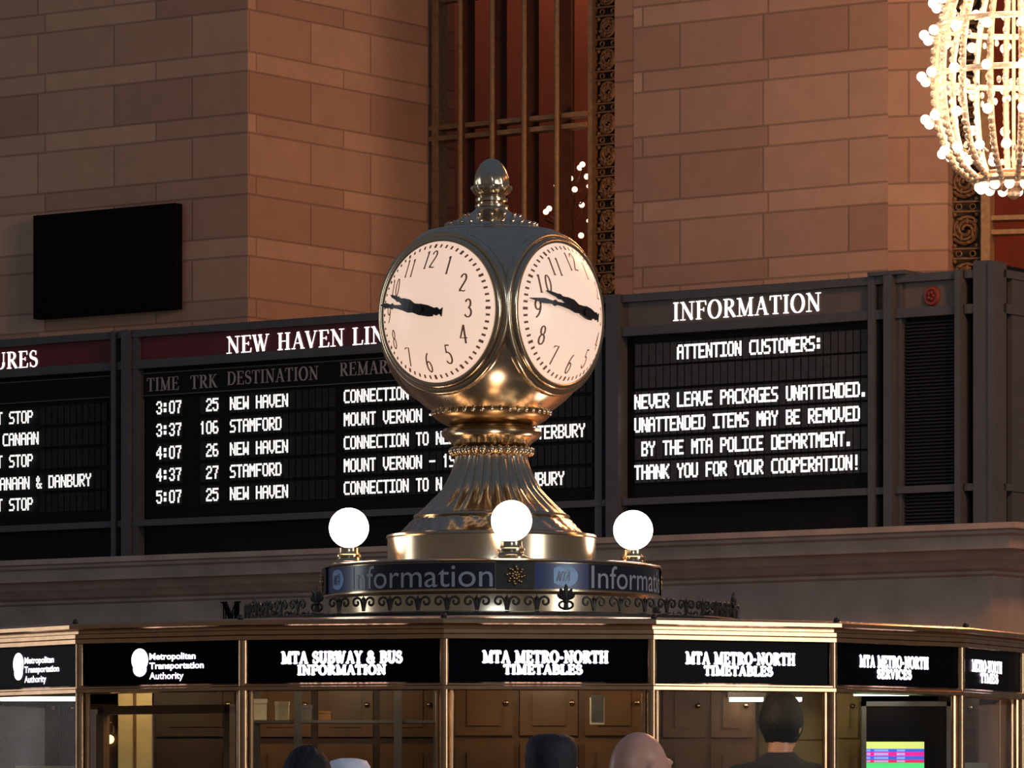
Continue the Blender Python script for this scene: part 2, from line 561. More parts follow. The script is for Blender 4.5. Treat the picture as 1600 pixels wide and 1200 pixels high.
def glass_mat(name, tint, gloss):
    m = bpy.data.materials.new(name)
    m.use_nodes = True
    t = m.node_tree
    t.nodes.remove(t.nodes['Principled BSDF'])
    out = t.nodes['Material Output']
    tr = t.nodes.new('ShaderNodeBsdfTransparent')
    tr.inputs[0].default_value = tint + (1,)
    gl = t.nodes.new('ShaderNodeBsdfGlossy')
    gl.inputs['Roughness'].default_value = 0.0
    lw = t.nodes.new('ShaderNodeLayerWeight')
    lw.inputs[0].default_value = gloss
    nz = t.nodes.new('ShaderNodeTexNoise')
    nz.inputs['Scale'].default_value = 2
    mu = t.nodes.new('ShaderNodeMath')
    mu.operation = 'MULTIPLY'
    t.links.new(lw.outputs['Fresnel'], mu.inputs[0])
    t.links.new(nz.outputs['Fac'], mu.inputs[1])
    mx = t.nodes.new('ShaderNodeMixShader')
    t.links.new(mu.outputs[0], mx.inputs[0])
    t.links.new(tr.outputs[0], mx.inputs[1])
    t.links.new(gl.outputs[0], mx.inputs[2])
    t.links.new(mx.outputs[0], out.inputs[0])
    return m


M['glass'] = glass_mat('glass', (0.94, 0.94, 0.92), 0.07)
M['amber_glass'] = glass_mat('amber_glass', (0.92, 0.76, 0.68), 0.2)

# ------------------------------------------------------------------ the wall frame
# local x runs along the wall to the right, local y into the wall, z up; y = 0 is the front of the boards
TX, TY = 0.8122, -0.5834
MX, MY = 0.5834, 0.8122
WY0 = 40.0
WROT = math.atan2(TY, TX)
WALL = 0.6


def sx(px, yl=0.0):
    u = (px - 800) / FPX
    return (u * (WY0 + yl * MY) - yl * MX) / (TX - u * TY)


def wdepth(px, yl=0.0):
    return WY0 + sx(px, yl) * TY + yl * MY


def wz(px, py, yl=0.0):
    return ZC + (HZ - py) * wdepth(px, yl) / FPX


def wworld(s, yl, z=0.0):
    return (s * TX + yl * MX, WY0 + s * TY + yl * MY, z)


def wall_empty(name, s, yl, z, **k):
    o = empty(name, wworld(s, yl, z), WROT, **k)
    o['_off'] = (s, yl, z)
    return o


def WB(mb, name, m, root=None, **k):
    """build geometry given in wall coordinates, either under a wall thing or at top level"""
    if root:
        return mb.build(name, m, root, off=tuple(root['_off']), **k)
    return mb.build(name, m, None, loc=(0, WY0, 0), rotz=WROT, **k)


def lift(yl):
    return lambda x, z: (x, yl, z)


# ------------------------------------------------------------------ setting
fl = MB().box(-30, 30, -6, 52, -0.2, 0)
tag(fl.build('floor', M['floor'], smooth=0), 'pale polished stone floor of the station hall', 'floor', kind='structure')

ST = (172, 140, 116)
s_corner = sx(387, WALL)
zj = wz(387, 80, WALL)                      # a course joint at the corner of the left pier
ZTOP = 9.5
REV = 2.62                                   # depth of the window bay
s_l = sx(-160, WALL)
w = MB().box(s_l, s_corner, WALL, WALL + REV + 0.4, 0, ZTOP)
# front and bay side are separate meshes so each keeps its own coursing
wf = MB().add([(s_l, WALL, 0), (s_corner, WALL, 0), (s_corner, WALL, ZTOP), (s_l, WALL, ZTOP), (s_l, WALL + .3, 0), (s_corner - .001, WALL + .3, 0), (s_corner - .001, WALL + .3, ZTOP), (s_l, WALL + .3, ZTOP)],
              [(0, 1, 2, 3), (7, 6, 5, 4), (1, 5, 6, 2), (0, 3, 7, 4), (3, 2, 6, 7), (0, 4, 5, 1)])
tag(WB(wf, 'wall_left', stone('stone_left', ST, sx(300, WALL), zj, 0.86, 1.24, 0.32), smooth=0), 'grey-brown ashlar pier left of the tall window', 'wall', kind='structure')
# bay side: own frame, local x into the wall
p = wworld(s_corner, WALL)
bay = MB().box(0.0, REV + 0.3, 0.0, 0.35, 0, ZTOP)
o = bay.build('wall_reveal', stone('stone_reveal', ST, 0.86, zj, 0.84, 1.2, 0.62), loc=p, rotz=math.atan2(MY, MX), smooth=0)
tag(o, 'lit side of the left stone pier turning into the window bay', 'wall', kind='structure')

s_p0, s_p1 = sx(960, WALL), sx(1387, WALL)
s_q = sx(990, WALL)
wr = MB().box(s_q, s_p1, WALL, WALL + 1.2, 0, ZTOP)
tag(WB(wr, 'wall_right', stone('stone_right', ST, sx(1062, WALL), zj, 0.78, 1.18, 0.3), smooth=0), 'warm-lit ashlar pier between the two tall windows', 'wall', kind='structure')
wq = MB().box(s_p0, s_q, WALL + 0.004, WALL + 1.2, 0, ZTOP)
tag(WB(wq, 'trim_1', stone('stone_quoin', (164, 124, 100), sx(940, WALL), zj + .1, 0.84, 1.2, 0.5), smooth=0), 'narrow stone edge strip beside the tall window', 'trim', kind='structure')

# second frame for the slightly turned wall beyond the right pier
W2R = R(-14.4)
P5 = wworld(s_p1, WALL + 0.002)


def s2(px, yl=0.0):
    c, s = math.cos(W2R), math.sin(W2R)
    u = (px - 800) / FPX
    # world = P5 + x*(c,s) + yl*(-s,c)
    return (u * (P5[1] + yl * c) - (P5[0] - yl * s)) / (c - u * s)


def z2(px, py, yl=0.0):
    Y = P5[1] + s2(px, yl) * math.sin(W2R) + yl * math.cos(W2R)
    return ZC + (HZ - py) * Y / FPX


wt = MB().box(0.001, s2(1481), 0, 0.5, 0, ZTOP)
tag(wt.build('wall_right_return', stone('stone_return', ST, 0.16, zj - 0.02, 0.8, 1.2, 0.2), loc=P5, rotz=W2R, smooth=0), 'narrow stone face where the right pier turns to the far right window', 'wall', kind='structure')


def scroll_strip(mb, x0, x1, z0, z1, y, unit):
    """cast strip: banded squares with curls, pierced"""
    w = x1 - x0
    cx = (x0 + x1) / 2
    mb.box(x0, x0 + .025, y - .03, y + .02, z0, z1)
    mb.box(x1 - .02, x1, y - .03, y + .02, z0, z1)
    z = z0
    while z < z1:
        for dz in (0.0, 0.075):
            mb.box(x0, x1, y - .02, y + .01, z + dz, z + dz + .014)
        for q in (-1, 1):
            mb.tube([(cx + q * w * .2 + .022 * math.cos(a * .7), y, z + .045 + .022 * math.sin(a * .7)) for a in range(9)], .007, 5, True)
        c = z + .09 + (unit - .09) / 2
        r = min(w * .42, (unit - .1) / 2)
        for q in (1, -1):
            pts = []
            for i in range(22):
                a = i * .42
                rr = r * (1 - i / 26)
                pts.append((cx + q * rr * math.cos(a + .6), y, c + q * rr * math.sin(a + .6)))
            mb.tube(pts, .014, 5)
        for a in range(9):
            q = a * 2 * PI / 9
            rr = r * (.86 if a % 2 else .62)
            mb.sphere((cx + rr * math.cos(q), y - .008, c + rr * math.sin(q)), .018, 8, 5, (1.4 if a % 2 else .8, .6, .8 if a % 2 else 1.4))
        for qx in (-1, 1):
            for qz in (-1, 1):
                mb.sphere((cx + qx * w * .32, y, c + qz * (unit - .12) / 2), .02, 8, 5)
        z += unit
    return mb


# window_1
YW = WALL + REV
win = empty('window_1', wworld(sx(685, YW), YW, 0), WROT, 'tall bronze-framed window with slim mullions behind the clock', 'window', kind='structure')
win['_off'] = (sx(685, YW), YW, 0)
xa, xb = sx(640, YW), sx(985, YW)
WB(MB().box(xa, xb, YW + .06, YW + .075, 3.0, ZTOP), 'glass', M['amber_glass'], win, smooth=0)
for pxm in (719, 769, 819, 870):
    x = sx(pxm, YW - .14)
    mu = WB(MB().box(x - .022, x + .022, YW - .14, YW + .05, 3.0, ZTOP), 'mullion', M['shaded_mullion'], win, smooth=0)
    c = WB(MB().tube([(x, YW - .14, 3.0), (x, YW - .14, ZTOP)], .024, 10), 'mullion_lit_edge', M['old_bronze'], win)  # tan front strip, the lit mullion edge put into colour
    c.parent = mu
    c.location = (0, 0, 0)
x = sx(922, YW - .06)
WB(MB().box(x - .024, x + .024, YW - .06, YW + .05, 3.0, ZTOP), 'mullion', M['old_bronze'], win, smooth=0)
x = sx(683, YW - .1)
WB(MB().box(x - .06, x, YW - .1, YW + .05, 3.0, ZTOP), 'jamb', M['old_bronze'], win, smooth=0)
zr1, zr2 = wz(800, 191, YW), wz(800, 208, YW)
for z in (zr1, zr2):
    WB(MB().box(xa, sx(924, YW), YW - .10, YW + .05, z - .02, z + .02), 'rail', M['old_bronze'], win, smooth=0)
WB(MB().box(xa, sx(760, YW), YW - .05, YW + .05, wz(720, 2, YW), wz(720, -8, YW)), 'rail', M['old_bronze'], win, smooth=0)
WB(scroll_strip(MB(), sx(925, YW - .06), sx(968, YW - .06), 4.2, ZTOP - .6, YW - .03, 0.275), 'filigree_strip', M['filigree'], win)
WB(MB().box(sx(920, YW), sx(990, YW), YW + .03, YW + .055, 3.0, ZTOP), 'backing_plate', M['green_bronze'], win, smooth=0)
zz = wz(900, 408, YW)
for z in (zz, zz - .11):
    WB(MB().box(sx(690, YW), sx(924, YW), YW - .1, YW + .05, z - .02, z + .02), 'rail', M['old_bronze'], win, smooth=0)

# window_2 beyond the turned wall
win2 = empty('window_2', (P5[0] + s2(1481, .2) * math.cos(W2R), P5[1] + s2(1481, .2) * math.sin(W2R), 0), W2R, 'bronze window edge at the far right behind the chandelier', 'window', kind='structure')
win2['_off'] = (s2(1481, .2), .2 * 0, 0)


def W2(mb, name, m, **k):
    return mb.build(name, m, win2, off=(s2(1481, .2), 0, 0), **k)


W2(MB().box(s2(1478, .3), s2(1545, .3), .30, .33, 3, ZTOP), 'backing_plate', M['green_bronze'], smooth=0)
W2(scroll_strip(MB(), s2(1482, .22), s2(1536, .22), 4.3, ZTOP - .6, .22, 0.36), 'filigree_strip', M['filigree'])
W2(MB().box(s2(1536, .22), s2(1550, .22), .12, .34, 3, ZTOP), 'mullion', M['old_bronze'], smooth=0)
W2(MB().box(s2(1540, .4), s2(1680, .4), .36, .375, 3, ZTOP), 'glass', M['amber_glass'], smooth=0)
for py in (341, 363):
    z = z2(1570, py, .25)
    W2(MB().box(s2(1545, .25), s2(1680, .25), .2, .36, z - .018, z + .018), 'rail', M['old_bronze'], smooth=0)
cw = MB().box(s2(1300, 1.6), s2(1800, 1.6), 1.6, 1.8, 0, ZTOP)
tag(cw.build('wall_corridor_right', M['corridor'], loc=P5, rotz=W2R, smooth=0), 'orange-red wall seen through the far right window', 'wall', kind='structure')
cw = MB().box(sx(560, YW + 3), sx(1250, YW + 3), YW + 3, YW + 3.2, 0, ZTOP)
tag(WB(cw, 'wall_corridor', M['corridor'], smooth=0), 'dim red-brown corridor wall seen through the tall window', 'wall', kind='structure')
lamp('corridor_light', 'POINT', wworld(sx(800, YW + 1.4), YW + 1.4, 10.5), 170, (1, .62, .42), .4)
lamp('added_bay_fill', 'POINT', wworld(.75, 2.0, 6.9), 130, (1.0, .48, .22), .3)  # unseen fill light added behind the right pier to brighten the reveal
lamp('corridor_light', 'POINT', (P5[0] + 2.2, P5[1] + .3, 8.2), 30, (1, .4, .2), .3)

# ledge under the boards: stepped stone cornice and frieze, turning the corner at the right
prof_px = [(876, .5), (876, -.30), (884, -.30), (886, -.26), (890, -.26), (893, -.22), (910, -.20), (912, -.10), (922, -.04), (926, 0.0), (934, .06), (937, .12), (941, .12), (944, .16), (1120, .16)]
prof = [(yl, wz(100, py, 0)) for py, yl in prof_px]
prof.append((prof[-1][0], 0.0))
s_end = sx(1562, 0)
m = MB()
vs, fs = [], []
k = len(prof)
for (yl, z) in prof: vs.append((s_l, yl, z))
for (yl, z) in prof: vs.append((s_end - yl + .0, yl, z))
for (yl, z) in prof: vs.append((s_end - yl + .0, 2.5, z))
for b in range(2):
    for i in range(k - 1):
        fs.append((b * k + i, b * k + i + 1, (b + 1) * k + i + 1, (b + 1) * k + i))
m.add(vs, fs)
o = WB(m, 'trim_2', M['ledge'], smooth=0)
tag(o, 'moulded stone ledge and frieze under the departure boards', 'ledge', kind='structure')

# dark M letter on the frieze
le = MB()
xm0, xm1 = sx(345, .14), sx(376, .14)
zm = wz(360, 968, .14)
hm = wz(360, 940, .14) - zm
for vs, fs in serif_text('M', xm1 - xm0, hm):
    n = len(vs)
    le.add([(xm0 + x, .135, zm + z) for x, z in vs] + [(xm0 + x, .16, zm + z) for x, z in vs], fs + [tuple(i + n for i in f)[::-1] for f in fs] + [(0, 1, n + 1, n), (n - 2, n - 1, 2 * n - 1, 2 * n - 2)])
tag(WB(le, 'bronze_letter', M['panel_black'], smooth=0), 'dark bronze letter M fixed to the stone frieze left of the roof cresting', 'letter')

# black panel on the left pier
x0, x1 = sx(52, WALL - .12), sx(273, WALL - .12)
z0, z1 = wz(273, 482, WALL - .12), wz(273, 317, WALL - .12)
r_ = wall_empty('wall_screen', (x0 + x1) / 2, WALL, z0, label='blank black flat panel mounted on the grey stone pier', cat='screen')
WB(MB().box(x0, x1, WALL - .12, WALL - .02, z0, z1), 'panel', M['panel_black'], r_, smooth=0)
WB(MB().box(x0 + .3, x1 - .3, WALL - .03, WALL + .01, z0 + .2, z1 - .2), 'wall_mount', M['board_metal'], r_, smooth=0)

# ------------------------------------------------------------------ departure boards
Zt = wz(1000, 460)
Zh1, Zh0 = wz(1000, 472), wz(1000, 511)
Zm0 = wz(1000, 525)
Zl1, Zl0 = wz(1360, 763), wz(1360, 774)
Zb = wz(1360, 833)
CH = 0.108


def board_frame(root, pxa, pxb, posts, header, louvre=False):
    xa, xb = sx(pxa), sx(pxb)
    WB(MB().box(xa, xb, .03, WALL - .02, Zb, Zt - .01), 'cabinet', M['board_black'], root, smooth=0)
    for z0, z1 in ((Zh1, Zt), (Zm0, Zh0), (Zl0, Zl1)):
        m = MB()
        m.box(xa, xb, -.06, .06, z0, z1)
        WB(m, 'rail', M['board_metal'], root, smooth=0)
    for a, b, d in posts:
        WB(MB().box(sx(a), sx(b), -d, .06, Zb, Zt + .004), 'post', M['board_metal'], root, smooth=0)
    if header:
        WB(MB().box(xa, xb, -.01, .04, Zh0, Zh1), 'header_panel', M[header], root, smooth=0)


def rows(root, cells, lines, ch, z_of, bright):
    """cells: list of (x0, pitch, count) drawn as blank flaps; lines: per row list of (x0, pitch, text)"""
    for i, ln in enumerate(lines):
        zc = z_of[i]
        for c, (x0, p, n) in enumerate(cells):
            m = MB()
            for j in range(n):
                m.box(x0 + j * p + p * .08, x0 + (j + 1) * p - p * .08, .012, .03, zc - ch * .72, zc + ch * .72)
            fr = WB(m, 'flap_field', M['flap_pale' if bright else 'flap'], root, smooth=0)
            if c < len(ln):
                tx0, tp, txt = ln[c]
                t = MB().flat(pixel_text(txt, tx0, tp, zc, ch), lift(.006))
                o = WB(t, 'lettering', M['flap_bright' if bright else 'flap_text'], root, smooth=0, recalc=False)
                o.parent = fr

pd = (sx(448) - sx(358)) / 9 * 1.02


def title(root, txt, pxa, pxb, pya, hpx, m='title_text'):
    a, b = sx(pxa), sx(pxb)
    z = wz(pxa, pya)
    h = hpx * wdepth((pxa + pxb) / 2) / FPX
    t = MB().flat(serif_text(txt, b - a, h), lambda x, zz: (a + x, -.016, z + zz))
    WB(t, 'title_lettering', M[m], root, smooth=0, recalc=False)


# left board, cut by the frame of the photo
b1 = wall_empty('departure_board', sx(40), .3, Zb, label='left departure board, red header ending in URES, cut by the photo edge', cat='departure board', group='departure boards on the ledge')
board_frame(b1, -220, 183, [(-222, -205, .08)], 'header_red')
title(b1, 'DEPARTURES', -112, 62, 585, 26)
WB(MB().box(sx(-200), sx(180), .0, .03, wz(183, 619), wz(183, 586)), 'heading_panel', M['board_black'], b1, smooth=0)
m = MB()
for py in (586, 619):
    m.box(sx(-200), sx(180), -.008, .02, wz(183, py + 1.5), wz(183, py))
WB(m, 'heading_frame', M['board_metal'], b1, smooth=0)
zl = [wz(30, y) for y in (652, 686, 720, 755, 788)]
r1 = sx(50)
def endat(txt, px): return [(sx(px) - len(txt) * pd, pd, txt)]
rows(b1, [(sx(60), pd, 11)], [endat('MOUNT VERNON - 1ST STOP', 51), endat('CONNECTION TO N. CANAAN', 60), endat('MOUNT VERNON - 1ST STOP', 51), endat('CONNECTION TO N. CANAAN & DANBURY', 142), endat('MOUNT VERNON - 1ST STOP', 51)], CH, zl, False)

# New Haven line board
b2 = wall_empty('departure_board', sx(580), .3, Zb, label='departure board with red header reading NEW HAVEN LINE, behind the clock', cat='departure board', group='departure boards on the ledge')
board_frame(b2, 184, 946, [(184, 190, .09), (201, 212, .10), (212, 222, .05), (935, 946, .05)], 'header_red')
WB(MB().box(sx(190), sx(201), -.02, .05, Zb, Zt - .02), 'post', M['board_black'], b2, smooth=0)
title(b2, 'NEW HAVEN LINE', 356, 624, 553, 27)
WB(MB().box(sx(224), sx(930), .0, .03, wz(226, 619), wz(226, 584)), 'heading_panel', M['board_black'], b2, smooth=0)
m = MB()
for py in (583, 618):
    m.box(sx(222), sx(932), -.008, .02, wz(226, py + 1.6), wz(226, py))
m.box(sx(222), sx(224), -.008, .02, wz(226, 618), wz(226, 583))
WB(m, 'heading_frame', M['board_metal'], b2, smooth=0)
for txt, a, b, py in (('TIME', 230, 281, 612), ('TRK', 298, 341, 608), ('DESTINATION', 355, 499, 602), ('REMARKS', 531, 634, 588)):
    t = MB()
    x0 = sx(a); z0 = wz(a, py); h = 21 * wdepth(a) / FPX
    t.flat(serif_text(txt, sx(b) - sx(a), h), lambda x, z: (x0 + x, -.004, z0 + z))
    WB(t, 'heading_lettering', M['heading_text'], b2, smooth=0, recalc=False)
zl = [wz(400, y) for y in (628, 663.5, 699.5, 734.5, 769.5)]
xt, xk, xd, xr = sx(243), sx(341), sx(358), sx(536)
pt = (sx(283) - sx(243)) / 4
pr = (sx(915) - sx(537)) / 36
dat = [('3:07', '25', 'NEW HAVEN', 'CONNECTION TO N. CANAAN'), ('3:37', '106', 'STAMFORD', 'MOUNT VERNON - 1ST STOP'),
       ('4:07', '26', 'NEW HAVEN', 'CONNECTION TO NEW CANAAN & WATERBURY'), ('4:37', '27', 'STAMFORD', 'MOUNT VERNON - 1ST STOP'),
       ('5:07', '25', 'NEW HAVEN', 'CONNECTION TO N. CANAAN & DANBURY')]
rows(b2, [(xt, pt, 4), (xk - 3 * pd, pd, 3), (xd, pd, 16), (xr, pr, 37)],
     [[(xt, pt, a), (xk - len(b) * pd, pd, b), (xd, pd, c), (xr, pr, d)] for a, b, c, d in dat], CH, zl, False)

# information board
b3 = wall_empty('notice_board', sx(1160), .3, Zb, label='announcement board headed INFORMATION with ATTENTION CUSTOMERS message, right of the clock', cat='notice board')
board_frame(b3, 946.5, 1363, [(946.5, 958, .02), (958, 977, .10)], 'header_gray')
title(b3, 'INFORMATION', 1053, 1286, 502, 29)
zl = [wz(1170, y) for y in (543, 580, 618, 655, 693, 730)]
pi_ = (sx(1355) - sx(990)) / 32
xi = sx(990)
msg = ['      ATTENTION CUSTOMERS:', '', 'NEVER LEAVE PACKAGES UNATTENDED.', 'UNATTENDED ITEMS MAY BE REMOVED', ' BY THE MTA POLICE DEPARTMENT.', 'THANK YOU FOR YOUR COOPERATION!']
rows(b3, [(xi, pi_, 32)], [[(xi, pi_, t)] if t else [] for t in msg], CH * 1.05, zl, True)

# louvred loudspeaker cabinet
b4 = wall_empty('speaker_cabinet', sx(1450), .3, Zb, label='dark louvred cabinet section with a small red round emblem, right of the INFORMATION board', cat='cabinet')
board_frame(b4, 1363.5, 1511, [(1363.5, 1374, .07), (1391, 1404, .10), (1404, 1413, .04), (1502, 1511, .10)], 'header_gray')
m = MB()
z = Zb + .02
while z < Zm0 - .02:
    if not (Zl0 - .02 < z < Zl1 + .01):
        m.box(sx(1414), sx(1501), -.004, .04, z, z + .012)
    z += .026
WB(m, 'louvre', M['flap'], b4, smooth=0)
WB(MB().box(sx(1366), sx(1424), -.1, .2, Zt, Zt + .03), 'top_cap', M['board_metal'], b4, smooth=0)
cx, cz = sx(1458), wz(1458, 463)
em = MB()
em.tube([(cx + .052 * math.cos(a * PI / 12), -.02, cz + .058 * math.sin(a * PI / 12)) for a in range(24)], .016, 6, True)
eo = WB(em, 'emblem', M['plaque_red'], b4)
e2 = MB()
e2.tube([(cx, -.012, cz), (cx, -.03, cz)], [.05, .045], 24)
c = WB(e2, 'emblem_disc', M['plaque_dark'], b4); c.parent = eo
e3 = MB()
for a in range(5):
    q = a * 2 * PI / 5
    e3.sphere((cx + .022 * math.cos(q), -.034, cz + .024 * math.sin(q)), .014, 8, 6)
c = WB(e3, 'emblem_rosette', M['plaque_red'], b4); c.parent = eo

# corner cabinet
b5 = wall_empty('corner_cabinet', sx(1540), .2, Zb, label='grey corner pillar closing the board row at the far right', cat='cabinet')
xe = sx(1562)
WB(MB().box(sx(1512), xe - .05, .05, .5, Zb, Zt + .04), 'cabinet', M['board_black'], b5, smooth=0)
WB(MB().box(sx(1527), sx(1552), -.06, .1, Zb, Zt + .06), 'post', M['board_metal'], b5, smooth=0)
WB(MB().box(sx(1552), xe, -.08, .1, Zb, Zt + .05), 'post', M['board_metal'], b5, smooth=0)
WB(MB().box(xe - .06, xe - .01, .2, .95, Zb, Zt - .02), 'side_panel', M['board_metal'], b5, smooth=0)
for z0, z1 in ((Zh1, Zt), (Zm0, Zh0), (Zl0, Zl1)):
    m = MB()
    m.box(sx(1512), xe - .02, -.05, .06, z0, z1)
    m.box(xe - .05, xe, .06, .95, z0, z1)
    WB(m, 'rail', M['board_metal'], b5, smooth=0)

# ------------------------------------------------------------------ clock
CX, CY = -0.0889, 22.0
SP = 1 / 359.1


def cz_(py):
    return ZC + (HZ - py) * SP


DR = 264 * SP                                    # drum radius
Z_DT = 2.572                                     # top of sign drum
Z_DB = 2.325


def rel(prof, z0):
    return [(r * SP, cz_(y) - z0) for r, y in prof]


clock = empty('station_clock', (CX, CY, Z_DT), 0, 'four-faced brass ball clock on a fluted pedestal above the information booth', 'clock')


def CB(mb, name, m, parent=None, **k):
    return mb.build(name, m, parent or clock, **k)


# pedestal
CB(MB().lathe([(163 * SP, 0.0), (164 * SP, .004), (163 * SP, .03), (163 * SP, .118), (165 * SP, .124), (164 * SP, .133), (158 * SP, .138), (100 * SP, .14)], 96), 'base_plate', M['brass'])


def leafy(r, a, i):
    return r * (1 + .016 * math.sin(a * 36 + i * 2.1) * math.sin(i * 1.7 + a * 9)) if 0 < i < 9 else r


CB(MB().lathe([(148 * SP, .136)] + [((148 - 26 * (t / 8) ** .8) * SP, .137 + .068 * t / 8) for t in range(9)] + [(118 * SP, .207)], 180, rmod=leafy), 'leaf_band', M['brass'])
CB(MB().lathe([(116 * SP, .204), (121 * SP, .207), (122.5 * SP, .214), (121 * SP, .222), (115 * SP, .227)], 80), 'rim', M['brass'])
z0 = Z_DT
flute = [(116, 804), (112, 800), (104, 793), (95, 785), (85, 775), (76, 765), (69, 752), (63, 740), (59, 728), (56, 718), (55, 711)]
CB(MB().lathe(rel(flute, z0), 288, rmod=lambda r, a, i: r * (1 + (.06 if i > 2 else .02) * (abs(math.sin(a * 14)) - .6))), 'fluted_stem', M['brass'])
CB(MB().lathe(rel([(55, 712), (60, 711), (62, 706), (60, 701), (52, 699)], z0), 64), 'collar', M['dark_brass'])
bd = MB()
for i in range(30):
    a = 2 * PI * i / 30
    bd.sphere((62 * SP * math.sin(a), -62 * SP * math.cos(a), cz_(706) - z0), 6 * SP, 10, 8, (1, 1, 1.15))
CB(bd, 'bead_ring', M['brass'])
CB(MB().lathe(rel([(52, 700), (58, 698), (62, 694), (66, 690), (73, 686), (78, 681), (79, 676), (75, 671), (64, 669), (62, 666), (60, 660)], z0), 72), 'neck_ring', M['brass'])
# ball
zb = cz_(498) - z0
RB = 172 * SP
ball = MB()
ball.sphere((0, 0, zb), RB, 96, 64)
ztop = cz_(366) - z0
ball.v = [(x, y, min(z, ztop)) for x, y, z in ball.v]
CB(ball, 'ball_case', M['brass'])
CB(MB().lathe(rel([(60, 668), (66, 667), (76, 662), (86, 656), (92, 650), (93, 646), (90, 641), (80, 638)], z0), 90, rmod=lambda r, a, i: r * (1 + .012 * math.sin(a * 45)) if 1 < i < 6 else r), 'leaf_collar', M['dark_brass'])
bd = MB()
for i in range(40):
    a = 2 * PI * i / 40
    bd.sphere((91 * SP * math.sin(a), -91 * SP * math.cos(a), cz_(646) - z0), 4.2 * SP, 8, 6)
CB(bd, 'bead_ring', M['brass'])
# cap
CB(MB().lathe(rel([(107, 371), (108, 367), (103, 363), (94, 361), (86, 362), (83, 365), (79, 365), (78, 359), (74, 356)], z0), 80), 'cap_rim', M['brass'])
CB(MB().lathe(rel([(77, 360), (75, 356), (70, 353), (59, 347), (47, 341), (37, 336), (29, 331), (25, 327), (24, 322)], z0), 64, rmod=lambda r, a, i: r * (1 + .02 * math.sin(a * 24)) if 1 < i < 6 else r), 'cap', M['brass'])
bd = MB()
for i in range(26):
    a = 2 * PI * i / 26
    bd.sphere((70 * SP * math.sin(a), -70 * SP * math.cos(a), cz_(352.5) - z0), 4 * SP, 8, 6)
for i in range(14):
    a = 2 * PI * i / 14
    bd.sphere((45 * SP * math.sin(a), -45 * SP * math.cos(a), cz_(339) - z0), 3.6 * SP, 8, 6)
CB(bd, 'bead_ring', M['brass'])
fin = CB(MB().lathe(rel([(24, 326), (26, 324), (26, 321), (20, 319), (20, 317), (25, 315), (25, 311), (21, 309), (22, 306)], z0), 40), 'finial', M['brass'])
fin2 = CB(MB().lathe(rel([(20, 307), (24, 305), (29, 301), (32, 296), (31.5, 292), (27, 290)], z0), 60, rmod=lambda r, a, i: r * (1 + .05 * math.sin(a * 14 + i))), 'acorn_cup', M['brass'], fin)
fin3 = CB(MB().lathe(rel([(27, 292), (27.5, 286), (26.5, 277), (23, 267), (18, 258), (11, 251), (5, 248.5), (0.01, 247.5)], z0), 56, rmod=lambda r, a, i: r * (1 + .03 * math.sin(a * 10 + i * .8))), 'acorn', M['brass'], fin)

DIG = {
 '0': [ell(.25, .5, .2, .48, 0, 360, 20)], '1': [[(.25, 0), (.25, 1)], [(.25, .98), (.15, .88)], [(.15, .01), (.35, .01)]],
 '2': [ell(.25, .74, .2, .24, 170, -45, 14) + [(.04, .04)], [(.03, .03), (.2, .06), (.36, .02), (.5, .06)]],
 '3': [ell(.22, .75, .19, .23, 160, -85, 12), ell(.2, .27, .25, .26, 85, -155, 14)],
 '4': [[(.36, 0), (.36, 1)], [(.36, 1), (.01, .3), (.54, .3)]],
 '5': [[(.46, .97), (.13, .97), (.11, .56)], ell(.19, .3, .27, .3, 112, -150, 14)],
 '6': [ell(.25, .27, .21, .27, 0, 360, 18), ell(.52, .3, .48, .7, 180, 105, 10)],
 '7': [[(.03, .9), (.05, .98), (.48, .98), (.18, 0)]],
 '8': [ell(.25, .75, .17, .23, 0, 360, 16), ell(.25, .26, .21, .26, 0, 360, 16)],
 '9': [ell(.25, .73, .21, .27, 0, 360, 18), ell(-.02, .7, .48, .7, 0, -75, 10)]}


